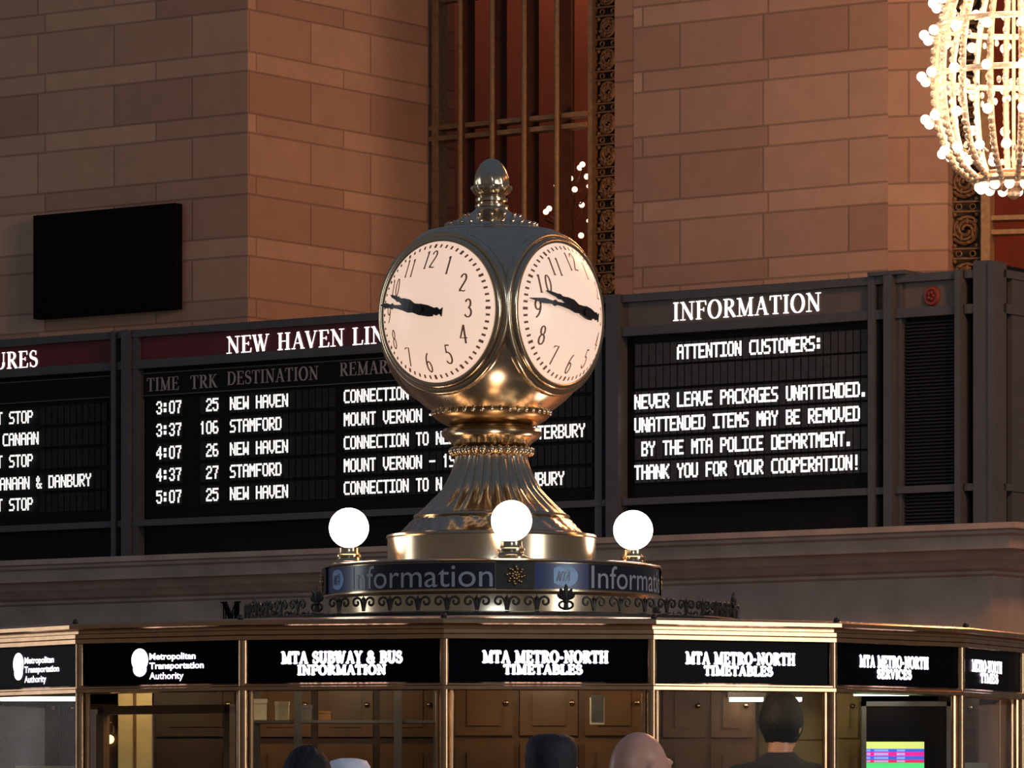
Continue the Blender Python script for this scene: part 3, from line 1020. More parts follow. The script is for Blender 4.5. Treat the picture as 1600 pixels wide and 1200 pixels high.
def dial(a_deg, label):
    a = R(a_deg)
    ax = Vector((math.sin(a), -math.cos(a), 0))
    e1 = Vector((math.cos(a), math.sin(a), 0))
    e2 = Vector((0, 0, 1))
    c0 = Vector((0, 0, zb))

    def S(u, v, dr=0.0):                          # u, v in photo pixels, on the ball
        rr = RB + dr * SP
        u *= SP; v *= SP
        return c0 + e1 * u + e2 * v + ax * math.sqrt(max(rr * rr - u * u - v * v, 1e-6))
    d = MB()
    NR, NA = 14, 72
    vs, fs = [], []
    for i in range(NR + 1):
        r = max(.5, 111 * i / NR)
        for j in range(NA):
            q = 2 * PI * j / NA
            vs.append(S(r * math.cos(q), r * math.sin(q), 1.0))
    for i in range(NR):
        for j in range(NA):
            j2 = (j + 1) % NA
            fs.append((i * NA + j, i * NA + j2, (i + 1) * NA + j2, (i + 1) * NA + j))
    fs.append(tuple(range(NA))[::-1])
    d.add(vs, fs)
    face = CB(d, 'clock_face', M['dial'])
    # bezel: two mouldings
    b = MB()
    pr = [(38.9, .4), (39.4, 3), (40.3, 5), (41.3, 5), (42.0, 3), (42.6, 2), (43.2, 4), (44.2, 6), (45.2, 6), (46.2, 4), (47.2, 1.5), (47.8, -.5)]
    vs, fs = [], []
    for th, dr in pr:
        rr = (172 + dr) * SP
        for j in range(96):
            q = 2 * PI * j / 96
            vs.append(c0 + ax * (rr * math.cos(R(th))) + (e1 * math.cos(q) + e2 * math.sin(q)) * (rr * math.sin(R(th))))
    for i in range(len(pr) - 1):
        for j in range(96):
            j2 = (j + 1) % 96
            fs.append((i * 96 + j, i * 96 + j2, (i + 1) * 96 + j2, (i + 1) * 96 + j))
    b.add(vs, fs)
    CB(b, 'bezel', M['brass'], smooth=70)
    # minute track
    t = MB()
    for i in range(60):
        q = R(6 * i)
        w_, h_ = (1.7, 2.7) if i % 5 else (2.2, 3.2)
        cs, sn = math.cos(q), math.sin(q)
        r0, r1 = 101 - h_, 101 + h_
        pts = [(r0, -w_), (r1, -w_), (r1, w_), (r0, w_)]
        t.add([S(x * sn - y * cs, x * cs + y * sn, 2.0) for x, y in pts], [(0, 1, 2, 3)])
    CB(t, 'minute_track', M['numeral'], face, smooth=0)
    n = MB()
    for h in range(1, 13):
        q = R(30 * h)
        hh = 28
        txt = str(h)
        wd = 20
        tot = wd * len(txt) * (.72 if len(txt) == 2 else 1)
        ux, uz = 79 * math.sin(q), 79 * math.cos(q)
        tilt = 0
        for i, ch in enumerate(txt):
            ox = -tot / 2 + i * wd * (.66 if len(txt) == 2 else 1)
            for st in DIG[ch]:
                vs, fs = calli(st, .035, .075)
                n.add([S(ux + ox + x * wd * 1.9 * .5 + (1 if len(txt) == 1 else 2), uz + (y - .5) * hh, 2.0) for x, y in vs], fs)
    CB(n, 'numerals', M['numeral'], face, smooth=0)
    for nm, ang, prof, dr in (('hour_hand', 21, [(-24, 3), (-16, 6), (-6, 8), (4, 8), (16, 5), (28, 7.5), (40, 6), (50, 3), (56, 4.5), (60, 3), (72, 2.2), (78, .6)], 6.0),
                              ('minute_hand', 8.5, [(-40, 7), (-36, 3), (-31, 6.5), (-26, 5), (-14, 8), (0, 9), (14, 6), (24, 7), (36, 4.5), (50, 3), (60, 2.6), (64, 5), (68, 2.6), (82, 4.2), (94, 2), (102, .5)], 9.0)):
        hm = MB()
        cs, sn = math.cos(R(ang)), math.sin(R(ang))
        vs = []
        for lay in (0, 2.0):
            for x, wv in prof:
                for sgn in (1, -1):
                    yv = wv * sgn
                    X, Yv = -(x * cs - yv * sn), x * sn + yv * cs
                    vs.append(S(X, Yv, dr + lay))
        k = len(prof) * 2
        fs = []
        for i in range(len(prof) - 1):
            q0 = 2 * i
            fs.append((q0, q0 + 1, q0 + 3, q0 + 2))
            fs.append((k + q0, k + q0 + 2, k + q0 + 3, k + q0 + 1))
            fs.append((q0, q0 + 2, k + q0 + 2, k + q0))
            fs.append((q0 + 1, k + q0 + 1, k + q0 + 3, q0 + 3))
        fs += [(0, k, k + 1, 1), (k - 2, k - 1, 2 * k - 1, 2 * k - 2)]
        hm.add(vs, fs)
        CB(hm, nm, M['hand'], face, smooth=0)
    hb = MB()
    p0 = S(0, 0, .5); p1 = S(0, 0, 13)
    hb.tube([p0, p1], 5 * SP, 16)
    CB(hb, 'hub', M['hand'], face)
    return face


for aa in (8 - 45, 8 + 45, 8 + 135, 8 + 225):
    dial(aa, '')

# ------------------------------------------------------------------ sign drum
drum = empty('sign_drum', (CX, CY, Z_DB), 0, 'round brass drum lettered Information under the clock', 'sign')


def DB(mb, name, m, parent=None, **k):
    return mb.build(name, m, parent or drum, **k)


zs1, zs0 = 2.556 - Z_DB, 2.443 - Z_DB
ZT_ = Z_DT - Z_DB
DB(MB().lathe([(.69, 0), (.705, .002), (.70, .02), (.70, zs0 - .02), (.715, zs0 - .012), (DR, zs0 - .008), (DR, zs0 - .002), (DR - .012, zs0), (DR - .012, zs1), (DR + .003, zs1 + .002), (DR + .006, zs1 + .008), (DR, ZT_ - .003), (DR - .01, ZT_), (.3, ZT_)], 160), 'drum_body', M['brass'])


def arc_plate(a0, a1, r, z0, z1, n=24, th=.006):
    m = MB()
    prof = [(r, z0), (r + th, z0), (r + th, z1), (r, z1), (r, z0)]
    m.lathe(prof, n, a0, a1)
    return m


LG = MB()
for q in range(4):
    base = 8 + 90 * q
    p_ = arc_plate(base + 6.6, base + 26.5, DR - .012, zs0 + .002, zs1 - .002)
    lp = DB(p_, 'logo_plate', M['drum_blue'], smooth=30)
    p_ = arc_plate(base + 26.5, base + 83.4, DR - .012, zs0 + .002, zs1 - .002, 40)
    sp_ = DB(p_, 'sign_plate', M['drum_navy'], smooth=30)
    rr = DR - .012 + .0075

    def wrap(ad, r=rr):
        return lambda x, z: (r * math.sin(R(ad) + x / r), -r * math.cos(R(ad) + x / r), z)
    # lettering: cap height fills most of the band
    wdt = R(55) * rr
    t = MB().flat(sans_text('Information', wdt, (zs1 - zs0) * .86, .0), lambda x, z: wrap(base + 27.6)(x, zs0 + .008 + z))
    DB(t, 'lettering', M['drum_text'], sp_, smooth=0, recalc=False)
    # roundel with three letters cut into it
    t = MB()
    h = zs1 - zs0
    pts = [(-.030, -.036), (.0, -.042)] + ell(.004, 0, .044, .042, -90, 90, 16) + [(-.03, .038), (-.044, .03), (-.044, -.028)]
    t.add([wrap(base + 17.5)(x * 1.25, zs0 + h / 2 + z * 1.05) for x, z in pts], [tuple(range(len(pts)))])
    lg = DB(t, 'roundel', M['drum_logo'], lp, smooth=0, recalc=False)
    t = MB().flat(sans_text('MTA', .062, .042, .01), lambda x, z: wrap(base + 17.5, rr + .002)(x - .036 + (z - .02) * .3, zs0 + h / 2 - .022 + z))
    DB(t, 'roundel_lettering', M['drum_blue'], lp, smooth=0, recalc=False)
    # rosette block
    rb = DB(arc_plate(base - 6.4, base + 6.4, DR - .012, zs0, zs1, 8, .016), 'rosette_block', M['green_bronze'], smooth=30)
    m = MB()
    for i in range(8):
        qa = i * PI / 4
        for s_ in (.014, .027, .036):
            x, z = s_ * math.cos(qa + s_ * 20), s_ * math.sin(qa + s_ * 20)
            px_, py_, pz_ = wrap(base, DR + .006)(x, zs0 + h / 2 + z)
            m.sphere((px_, py_, pz_), .0075, 8, 6)
    px_, py_, pz_ = wrap(base, DR + .006)(0, zs0 + h / 2)
    m.sphere((px_, py_, pz_), .012, 10, 8)
    DB(m, 'rosette', M['dark_brass'], rb)

# globe lamps
GR = 0.624
specs = [(8, 'round white globe lamp at the front of the drum, before the clock pedestal'), (-82, 'round white globe lamp on the left edge of the drum'), (98, 'round white globe lamp on the right edge of the drum')]
proto = None
for ad, lab in specs:
    a = R(ad)
    loc = (CX + GR * math.sin(a), CY - GR * math.cos(a), Z_DT)
    if proto is None:
        proto = empty('globe_lamp', loc, 0)
        bs = MB().lathe([(.075, 0), (.075, .008), (.06, .014), (.054, .02), (.052, .032), (.058, .036), (.058, .044), (.05, .048), (.046, .06), (.046, .075)], 40)
        bs.build('lamp_base', M['brass'], proto)
        MB().sphere((0, 0, .163), .0865, 40, 24).build('globe', M['globe'], proto)
        g = proto
    else:
        g = proto.copy(); COL.objects.link(g); g.location = loc
        for ch in proto.children:
            c = ch.copy(); COL.objects.link(c); c.parent = g
    tag(g, lab, 'lamp', 'globe lamps on the sign drum')

# ------------------------------------------------------------------ information booth
KX, KY, KR, KT, KS = -0.12, 22.0, 2.34, 16.5, 20.0
booth = empty('information_booth', (KX, KY, 0), 0, 'many-sided bronze and glass information booth under the clock', 'kiosk')
AP = KR * math.cos(R(10))


def ring(prof, m=None):
    m = m or MB()
    return m.lathe([((AP + o) / math.cos(R(10)), z) for o, z in prof], 18, KT, KT + 360, caps=False)


def KB(mb, name, m, parent=None, **k):
    return mb.build(name, m, parent or booth, **k)


KB(ring([(-.1, .0), (.02, .0), (.02, .12), (0, .14), (0, 1.02), (.03, 1.04), (.03, 1.07), (-.1, 1.08)]), 'base_wall', M['ledge'], smooth=12)
KB(ring([(.02, 1.07), (.10, 1.075), (.105, 1.10), (.02, 1.11), (-.1, 1.11), (-.1, 1.07), (.02, 1.07)]), 'counter', M['dark_brass'], smooth=12)
KB(ring([(-.08, 2.176), (.022, 2.176), (.03, 2.178), (.03, 2.194), (.025, 2.1965), (.030, 2.199), (.030, 2.214), (.014, 2.218), (.014, 2.228), (.056, 2.232), (.062, 2.236), (.062, 2.251), (.055, 2.256), (.03, 2.259), (0, 2.263), (-.2, 2.272)]), 'cornice', M['bronze'], smooth=12)
KB(ring([(-.08, 1.978), (.012, 1.978), (.028, 1.981), (.028, 1.994), (.022, 1.998), (.022, 2.004), (.014, 2.010), (-.08, 2.012)]), 'transom', M['bronze'], smooth=12)
KB(ring([(-.18, 2.268), (-1.1, 2.312), (-1.65, 2.322), (-2.0, 2.322)]), 'roof', M['lead'], smooth=12)
KB(ring([(-.03, 2.17), (-.9, 2.17), (-2.2, 2.172)]), 'inner_ceiling', M['cream'], smooth=12)


def vertex(kk, o=0.0):
    a = R(KT + KS * kk)
    return Vector((math.sin(a) * (KR + o), -math.cos(a) * (KR + o), 0))


def pm(kk):
    """map (u, out, z) of the panel right of vertex kk-1 .. kk"""
    am = R(KT + KS * (kk - .5))
    sa, ca = math.sin(am), math.cos(am)
    return lambda u, o, z: (sa * (AP + o) + ca * u, -ca * (AP + o) + sa * u, z)


HW = KR * math.sin(R(10))
pts = {}
for kk in range(18):
    a = KT + KS * kk
    post = MB()
    c = vertex(kk, .004)
    # clustered moulded post
    post.tube([(c.x, c.y, 1.1), (c.x, c.y, 2.178)], .020, 12)
    for sgn in (-1, 1):
        d = R(a) + sgn * R(.62)
        post.tube([(math.sin(d) * (KR - .012), -math.cos(d) * (KR - .012), 1.1), (math.sin(d) * (KR - .012), -math.cos(d) * (KR - .012), 2.178)], .011, 8)
    KB(post, 'post', M['bronze'])
    kn = MB()
    c = vertex(kk, .03)
    kn.sphere((c.x, c.y, 2.266), .013, 12, 8, (1, 1, .9))
    KB(kn, 'corner_knob', M['green_bronze'])
    Pm = pm(kk)
    gl = MB().box(-HW + .02, HW - .02, -.035, -.03, 1.1, 1.98, Pm)
    KB(gl, 'window_pane', M['glass'], smooth=0)
    sg = MB().box(-HW + .018, HW - .018, -.06, .004, 2.010, 2.178, Pm)
    s_o = KB(sg, 'sign_box', M['sign_black'], smooth=0)
    k = kk if kk < 9 else kk - 18
    t = MB()

    def line(poly, u0, z0_):
        t.flat(poly, lambda x, z: Pm(u0 + x, .0075, z0_ + z))
    Zs = lambda py: ZC + (HZ - py) / 400.0
    if k in (0, 1, -1, 2, 3):
        if k == -1:
            L_ = [('MTA SUBWAY & BUS', .49, 2.085, -.005), ('INFORMATION', .36, 2.041, -.005)]
        elif k == 2:
            L_ = [('MTA METRO-NORTH', .44, 2.085, -.02), ('SERVICES', .22, 2.041, -.02)]
        elif k == 3:
            L_ = [('METRO-NORTH', .40, 2.085, -.06), ('TIMES', .24, 2.041, -.03)]
        else:
            L_ = [('MTA METRO-NORTH', .495, 2.085, -.01), ('TIMETABLES', .31, 2.041, -.02)]
        for tx_, w_, z_, uc in L_:
            line(serif_text(tx_, w_, .045 if z_ > 2.06 else .036, .003), uc - w_ / 2, z_)
    if k in (-2, -3):
        uo = -.035 if k == -2 else .0
        line(sans_text('Metropolitan', .23, .034, .03), uo - .02, 2.100)
        line(sans_text('Transportation', .27, .034, .03), uo - .02, 2.063)
        line(sans_text('Authority', .17, .036, .015), uo - .02, 2.022)
        e_ = ell(0, 0, .042, .046, 0, 360, 24)[:-1]
        line([([(x, z) for x, z in e_], [tuple(range(24))])], uo - .068, 2.108)
        e_ = ell(0, 0, .034, .03, 0, 360, 24)[:-1]
        line([([(x, z) for x, z in e_], [tuple(range(24))])], uo - .068, 2.072)
    if t.v:
        KB(t, 'sign_lettering', M['sign_text'], s_o, smooth=0, recalc=False)
# small taped notice in the front sign box
t = MB().box(.1, .385, -.002, .0062, 2.012, 2.176, pm(0))

# cresting on the roof
CRR = 1.07
ZR = 2.318
crest = empty('roof_cresting', (CX, CY, ZR), 0, 'pierced scrollwork cresting ringing the booth roof below the drum', 'cresting')
MB().lathe([(CRR - .012, 0), (CRR + .018, 0), (CRR + .02, .012), (CRR + .008, .018), (CRR - .008, .018), (CRR - .012, .0)], 120, caps=False).build('base_rail', M['green_bronze'], crest)


def crest_piece(kind):
    m = MB()
    if kind == 'palmette':
        for ang, ln in ((0, .062), (28, .052), (-28, .052), (58, .042), (-58, .042)):
            d = R(ang)
            c = (math.sin(d) * ln * .6, 0, .052 + math.cos(d) * ln * .55)
            pts = [(math.sin(d) * ln * q, 0, .048 + math.cos(d) * ln * q) for q in (0, .3, .6, .85, 1)]
            m.tube(pts, [.004, .008, .010, .007, .002], 6, flat=1.0)
        m.tube([(0, 0, .01), (0, 0, .06)], [.012, .007], 8)
        m.sphere((0, 0, .045), .013, 10, 6)
        for s_ in (-1, 1):
            m.tube([(s_ * (.008 + .02 * math.sin(i * .5)), 0, .016 + .014 * (1 - math.cos(i * .5))) for i in range(9)], .005, 6)
    else:
        for s_ in (-1, 1):
            pts = []
            for i in range(18):
                a = i * .42
                rr = .024 * (1 - i / 22)
                pts.append((s_ * (.034 - rr * math.cos(a)), 0, .046 + rr * math.sin(a)))
            m.tube([(s_ * .002, 0, .01), (s_ * .006, 0, .03)] + pts, .0055, 6)
        m.tube([(0, 0, .01), (0, 0, .05), (0, 0, .075)], [.009, .006, .002], 6)
        m.sphere((0, 0, .06), .009, 8, 6)
    return m


pal = crest_piece('palmette')
pos = []
for i in range(54):
    ad = 17 + i * 360 / 54
    pos.append((ad, 'palmette' if i % 9 == 0 else 'scroll'))
first = {}
for ad, kd in pos:
    a = R(ad)
    loc = (CRR * math.sin(a), -CRR * math.cos(a), .012)
    if kd not in first:
        o = crest_piece(kd).build(kd, M['green_bronze'], crest)
        first[kd] = o
    else:
        o = first[kd].copy(); COL.objects.link(o); o.parent = crest
    o.location = loc
    o.rotation_euler.z = a
    s_ = 1.08 if kd == 'palmette' else 1.0
    o.scale = (s_, s_, s_)

# ------------------------------------------------------------------ inside the booth
def inside(name, px, Y, z, rot, label, cat, group=None):
    return empty(name, ((px - 800) * Y / FPX, Y, z), rot, label, cat, group)


FLB = 0.0
# middle: panelled wooden cabinet behind the front panes
def cabinet(px0, px1, Y, label, panels, m1, m2, dep=.4, zt=2.14):
    xa, xb = (px0 - 800) * Y / FPX, (px1 - 800) * Y / FPX
    o = empty('wooden_cabinet', ((xa + xb) / 2, Y + dep / 2, FLB), 0, label, 'cabinet')
    w2 = (xb - xa) / 2
    MB().box(-w2, w2, -dep / 2, dep / 2, 0, zt).build('body', m1, o, smooth=0)
    n = panels
    for i in range(n):
        x0 = -w2 + (2 * w2) * i / n + .015
        x1 = -w2 + (2 * w2) * (i + 1) / n - .015
        for z0_, z1_ in ((.15, 1.2), (1.23, 1.79), (1.82, zt - .05)):
            d = MB()
            d.box(x0, x1, -dep / 2 - .018, -dep / 2 + .002, z0_, z1_)
            d.box(x0 + .05, x1 - .05, -dep / 2 - .026, -dep / 2 - .016, z0_ + .04, z1_ - .04)
            dd = d.build('door', m2, o, smooth=0)
            MB().sphere((x1 - .025, -dep / 2 - .03, (z0_ + z1_) / 2), .012, 10, 8).build('knob', M['brass'], dd)
    return o


cabinet(705, 1010, 20.9, 'panelled brown wooden cabinet behind the front TIMETABLES window', 3, M['wood'], M['wood'])
cabinet(395, 685, 21.3, 'brown wooden cabinet behind the shelf in the SUBWAY window', 3, M['dark_wood'], M['wood'])
cabinet(1030, 1180, 21.5, 'reddish wooden cabinet left of the dark-haired clerk', 2, M['wood'], M['wood'])
cabinet(240, 372, 21.2, 'dark brown flat cupboard beside the plywood board', 1, M['dark_wood'], M['dark_wood'])
cabinet(1180, 1300, 22.05, 'pale wooden cupboard behind the dark-haired clerk', 1, M['pale_wood'], M['pale_wood'])
cabinet(1303, 1346, 21.6, 'narrow tan wooden upright left of the colour screen', 1, M['pale_wood'], M['pale_wood'])
cabinet(1478, 1530, 22.0, 'brown wooden cupboard at the far right window', 2, M['wood'], M['dark_wood'])
cabinet(70, 128, 22.0, 'dark cupboard behind the far left window', 2, M['dark_wood'], M['dark_wood'])

# plywood board standing in the left window
Yb = 20.95
pb = inside('plywood_board', 211, Yb, FLB, 0, 'tall pale plywood board standing in the second window from the left', 'board')
MB().box(-.07, .07, 0, .02, 0, 2.0).build('plank', M['pale_wood'], pb, smooth=0)
MB().box(-.006, .006, -.006, .0, 0, 2.0).build('batten', M['wood'], pb, smooth=0)
wl = inside('wall_lamp', 172, 20.98, 1.79, 0, 'small glowing lamp with a looped arm left of the plywood board', 'lamp')
MB().tube([(.015 * math.cos(i * .4 + 1.2), 0, .055 + .03 * math.sin(i * .4 + 1.2)) for i in range(15)], .005, 8).build('arm', M['brass'], wl)
MB().sphere((0, 0, .015), .017, 14, 10, (1, 1, 1.1)).build('bulb', M['warm_lamp'], wl)
MB().box(-.06, .03, .02, .04, -1.79, .12).build('backplate', M['dark_wood'], wl, smooth=0)
fr = inside('window_frame', 257, 20.45, 0, R(-33.5), 'orange-brown wooden inner frame of the second window from the left', 'frame')
for x0, x1, z0_, z1_ in ((-.335, -.305, 1.1, 1.93), (.305, .335, 1.1, 1.93), (-.335, .335, 1.90, 1.935)):
    MB().box(x0, x1, -.01, .03, z0_, z1_).build('frame_bar', M['wood'], fr, smooth=0)
MB().box(-.335, .335, -.01, .03, 1.08, 1.1).build('frame_sill', M['wood'], fr, smooth=0)

# shelf with boxes in the SUBWAY window
Ys = 20.75
sh = inside('metal_shelf', 540, Ys, 0, 0, 'grey metal shelf rail with uprights in the SUBWAY window', 'shelf')
MB().box(-.38, .38, -.02, .16, 1.868, 1.88).build('shelf_board', M['gray_metal'], sh, smooth=0)
for x in (-.195, .215):
    MB().box(x - .016, x + .016, -.03, -.015, 0, 2.1).build('upright', M['gray_metal'], sh, smooth=0)
for x in (-.37, .37):
    MB().box(x - .012, x + .012, .13, .16, 0, 2.1).build('upright', M['gray_metal'], sh, smooth=0)
for px, w_, h_, lab, mm in ((405, .065, .085, 'cream paper carton at the left end of the metal shelf', 'cream'), (441, .055, .075, 'grey-white carton second from the left on the metal shelf', 'cream'),
                            (478, .05, .06, 'low pale box on the metal shelf right of the first upright', 'gray_metal'), (508, .05, .035, 'flat brown box in the middle of the metal shelf', 'wood')):
    o = inside('carton', px, Ys + .06, 1.881, 0, lab, 'box', 'cartons on the booth shelf')
    MB().box(-w_ / 2, w_ / 2, -.04, .04, 0, h_).build('carton_body', M[mm], o, smooth=0)
    MB().box(-w_ / 2 - .002, w_ / 2 + .002, -.042, .042, h_ * .8, h_ + .002).build('lid', M[mm], o, smooth=0)
# leaflet holder in the front window
lh = inside('leaflet_holder', 933, 20.6, 1.86, 0, 'small pale leaflet holder hanging in the front window', 'leaflet holder')
MB().box(-.03, .03, 0, .03, 0, .11).build('holder', M['cream'], lh, smooth=0)
MB().box(-.024, .024, -.004, .0, .012, .12).build('leaflet', M['gray_metal'], lh, smooth=0)
# ceiling tubes
for px0, px1, py, Y, lab in ((1140, 1192, 1093, 21.4, 'short white ceiling tube light left of the clerk'), (1224, 1252, 1093, 21.7, 'short white ceiling tube light right of the clerk'),
                             (1335, 1420, 1084, 21.2, 'long white ceiling light above the colour screen'), (1524, 1555, 1084, 21.9, 'small white ceiling light in the far right window'), (0, 122, 1092, 21.6, 'long pale ceiling tube light in the far left window')):
    x0, _, z_ = at(px0, py, Y)
    x1 = at(px1, py, Y)[0]
    o = empty('ceiling_light', ((x0 + x1) / 2, Y, z_), 0, lab, 'ceiling light', 'ceiling lights in the booth')
    h_ = (x1 - x0) / 2
    MB().box(-h_, h_, -.05, .05, -.008, .008).build('diffuser', M['tube_light'], o, smooth=0)
    MB().box(-h_ - .01, h_ + .01, -.06, .06, .008, 2.17 - z_).build('housing', M['gray_metal'], o, smooth=0)
for px, Y in ((245, 20.66), (540, 20.6), (860, 20.4), (1160, 20.6), (1400, 20.9)):
    lamp('booth_ceiling_light', 'POINT', ((px - 800) * Y / FPX, Y, 2.1), 2.8, (1.0, .78, .52), .05)

# colour screen
Yd = 21.3
x0, _, zt_ = at(1346, 1096, Yd)
x1 = at(1490, 1096, Yd)[0]
ds = empty('departure_screen', ((x0 + x1) / 2, Yd, 1.2), 0, 'large monitor with coloured timetable rows in the right of the booth', 'screen')
wd = (x1 - x0) / 2
ht = zt_ - 1.2
fo = MB()
fo.box(-wd, -wd + .02, -.01, .05, 0, ht); fo.box(wd - .03, wd, -.01, .05, 0, ht); fo.box(-wd, wd, -.01, .05, ht - .02, ht); fo.box(-wd, wd, -.01, .05, 0, .02)
fo.build('bezel', M['gray_metal'], ds, smooth=0)
scr = MB().box(-wd + .02, wd - .03, .0, .04, .02, ht - .02).build('screen_panel', M['scr_black'], ds, smooth=0)
MB().box(-.04, .04, .02, .06, -1.2, .02).build('stand', M['gray_metal'], ds, smooth=0)
X0 = at(1351, 0, Yd)[0] - (x0 + x1) / 2
X1 = at(1444, 0, Yd)[0] - (x0 + x1) / 2
zz_ = lambda py: ZC + (HZ - py) * Yd / FPX - 1.2
for a, b, mm, nm in ((1159, 1170, 'scr_lime', 'header_row'), (1170, 1175, 'scr_blue', 'timetable_row'), (1175, 1181.5, 'scr_pink', 'timetable_row'), (1181.5, 1187, 'scr_blue', 'timetable_row'), (1187, 1192, 'scr_red', 'timetable_row'), (1192, 1260, 'scr_green', 'timetable_row')):
    MB().box(X0, X1, -.003, .001, zz_(b), zz_(a)).build(nm, M[mm], scr, smooth=0)
    if nm == 'timetable_row' and mm != 'scr_green':
        t = MB()
        hgt = (zz_(a) - zz_(b)) * .6
        for q0, q1 in ((.02, .1), (.16, .4), (.54, .68)):
            n_ = int((q1 - q0) * 60)
            for i in range(n_):
                xx = X0 + (X1 - X0) * (q0 + (q1 - q0) * i / n_)
                t.box(xx, xx + (X1 - X0) * .011, -.0045, -.003, zz_(b) + hgt * .3, zz_(b) + hgt * 1.3)
        t.build('row_text', M['scr_cyan'], scr, smooth=0)
# pale desk tops at the two outer windows
for px, Y, w_, z_, lab in ((75, 21.6, .13, 1.70, 'pale desk top edge in the far left window'), (1522, 21.8, .05, 1.715, 'small bright desk top in the far right window')):
    o = inside('desk_shelf', px, Y, z_, 0, lab, 'shelf')
    MB().box(-w_, w_, -.1, .1, -.03, 0).build('top', M['cream'], o, smooth=0)
    MB().box(-w_ + .03, -w_ + .06, -.05, .05, -z_, -.03).build('leg', M['gray_metal'], o, smooth=0)
    MB().box(w_ - .06, w_ - .03, -.05, .05, -z_, -.03).build('leg', M['gray_metal'], o, smooth=0)

# ------------------------------------------------------------------ chandeliers
HX, HYd = at(1584, 0, 33.0)[0], 33.0
HS = 33.0 / FPX


def hz_(py): return ZC + (HZ - py) * HS


ch = empty('chandelier', (HX, HYd, hz_(312)), 0, 'bright egg-shaped bulb chandelier at the top right', 'chandelier')
zo = hz_(312)
CP = [(290, 30), (282, 62), (262, 88), (235, 104), (200, 116), (160, 122), (120, 124), (80, 122), (40, 114), (0, 100), (-40, 80), (-80, 52), (-110, 24)]
cpts = [(r * HS, hz_(y) - zo) for y, r in CP]
rb = MB().tube([(r, 0, z) for r, z in cpts], .020, 8)
# beaded ornament along the rib
for i in range(len(cpts) - 1):
    for q in (0.0, .33, .66):
        r = cpts[i][0] * (1 - q) + cpts[i + 1][0] * q
        z = cpts[i][1] * (1 - q) + cpts[i + 1][1] * q
        rb.sphere((r + .012, 0, z), .024, 8, 6)
r0 = rb.build('rib', M['gilt'], ch)
for i in range(16):
    o = r0 if i == 0 else r0.copy()
    if i:
        COL.objects.link(o); o.parent = ch
    o.rotation_euler.z = R(i * 22.5 - 90)
for y, r, th in ((283, 58, .03), (120, 125, .02), (40, 115, .02), (-60, 66, .02)):
    MB().tube([(r * HS * math.cos(a * PI / 24), r * HS * math.sin(a * PI / 24), hz_(y) - zo) for a in range(48)], th, 8, True).build('hoop', M['gilt'], ch)
MB().lathe([(.01, 0), (.04, .02), (.045, .05), (.03, .08), (.05, .10), (.06, .13), (.22, .145), (.24, .17), (.2, .18)], 32).build('finial', M['gilt'], ch)
MB().tube([(0, 0, .17), (0, 0, 4.5)], .012, 8).build('hanging_rod', M['gilt'], ch)
bm_ = MB().sphere((0, 0, 0), .033, 14, 10)
b0 = None
lv = [(5, 126, 0), (55, 140, 0), (120, 144, 0), (187, 138, 0), (238, 112, 11.25)]
spots = []
for y, r, da in lv:
    for i in range(16):
        a = R(i * 22.5 + da)
        spots.append((r * HS * math.cos(a), r * HS * math.sin(a), hz_(y) - zo))
for i in range(14):
    a = 2 * PI * i / 14
    spots.append((54 * HS * math.cos(a), 54 * HS * math.sin(a), hz_(281) - zo - .05))
for q in spots:
    if b0 is None:
        b0 = bm_.build('bulb', M['bulb'], ch); o = b0
    else:
        o = b0.copy(); COL.objects.link(o); o.parent = ch
    o.location = q
st = MB()
for q in spots[:80]:
    l = math.hypot(q[0], q[1])
    k_ = (l - .11) / l
    st.tube([(q[0] * k_, q[1] * k_, q[2] - .03), (q[0] * .98, q[1] * .98, q[2])], .008, 5)
st.build('bulb_arms', M['gilt'], ch)
cd = MB()
for i in range(32):
    a = 2 * PI * i / 32
    for y, r in ((138, 112), (132, 96), (52, 104), (232, 90)):
        cd.sphere((r * HS * math.cos(a + y), r * HS * math.sin(a + y), hz_(y + (i % 3) * 5) - zo), .016, 6, 4, (1, 1, 1.5))
cd.build('crystal_drops', M['crystal'], ch)['kind'] = 'stuff'
for y in (215, 100, -20):
    lamp('chandelier_bulbs_light', 'POINT', (HX, HYd, hz_(y)), 13, (1, .87, .74), .25)

for i in range(6):
    a = R(-90 + 60 * i)
    for y in (150, 30):
        lamp('chandelier_bulbs_light', 'POINT', (HX + .70 * math.cos(a), HYd + .70 * math.sin(a), hz_(y)), 4.5, (1, .87, .74), .04)
# reflected chandelier, stood in for by bulbs and arms behind the glass
YC = YW + 1.0


def wc(px, py): return (sx(px, YC), wz(px, py, YC))


cs_, cz0 = wc(896, 385)
c2 = wall_empty('chandelier', cs_, YC, cz0, label='small dim chandelier reflection, modelled behind the tall window right of the clock top', cat='chandelier')
bl = [(910, 257), (906, 262), (891, 279), (917, 276), (898, 296), (909, 320), (853, 331), (858, 326), (908, 368), (868, 290), (919, 291), (919, 345)]
st = MB()
st.tube([(cs_, YC, cz0), (cs_, YC, wz(896, 150, YC)), (cs_, YC, ZTOP)], .012, 6)
for i, (px, py) in enumerate(bl):
    x, z = wc(px, py)
    yy = YC + (.12 if i % 2 else -.12)
    x = sx(px, yy); z = wz(px, py, yy)
    st.tube([(cs_, YC, z - .12), ((cs_ + x) / 2, (YC + yy) / 2, z - .14), (x, yy, z - .07), (x, yy, z - .02)], .008, 5)
    WB(MB().sphere((x, yy, z), .026 if i < 9 else .016, 12, 8), 'bulb', M['bulb'], c2)
WB(st, 'arms', M['filigree'], c2)

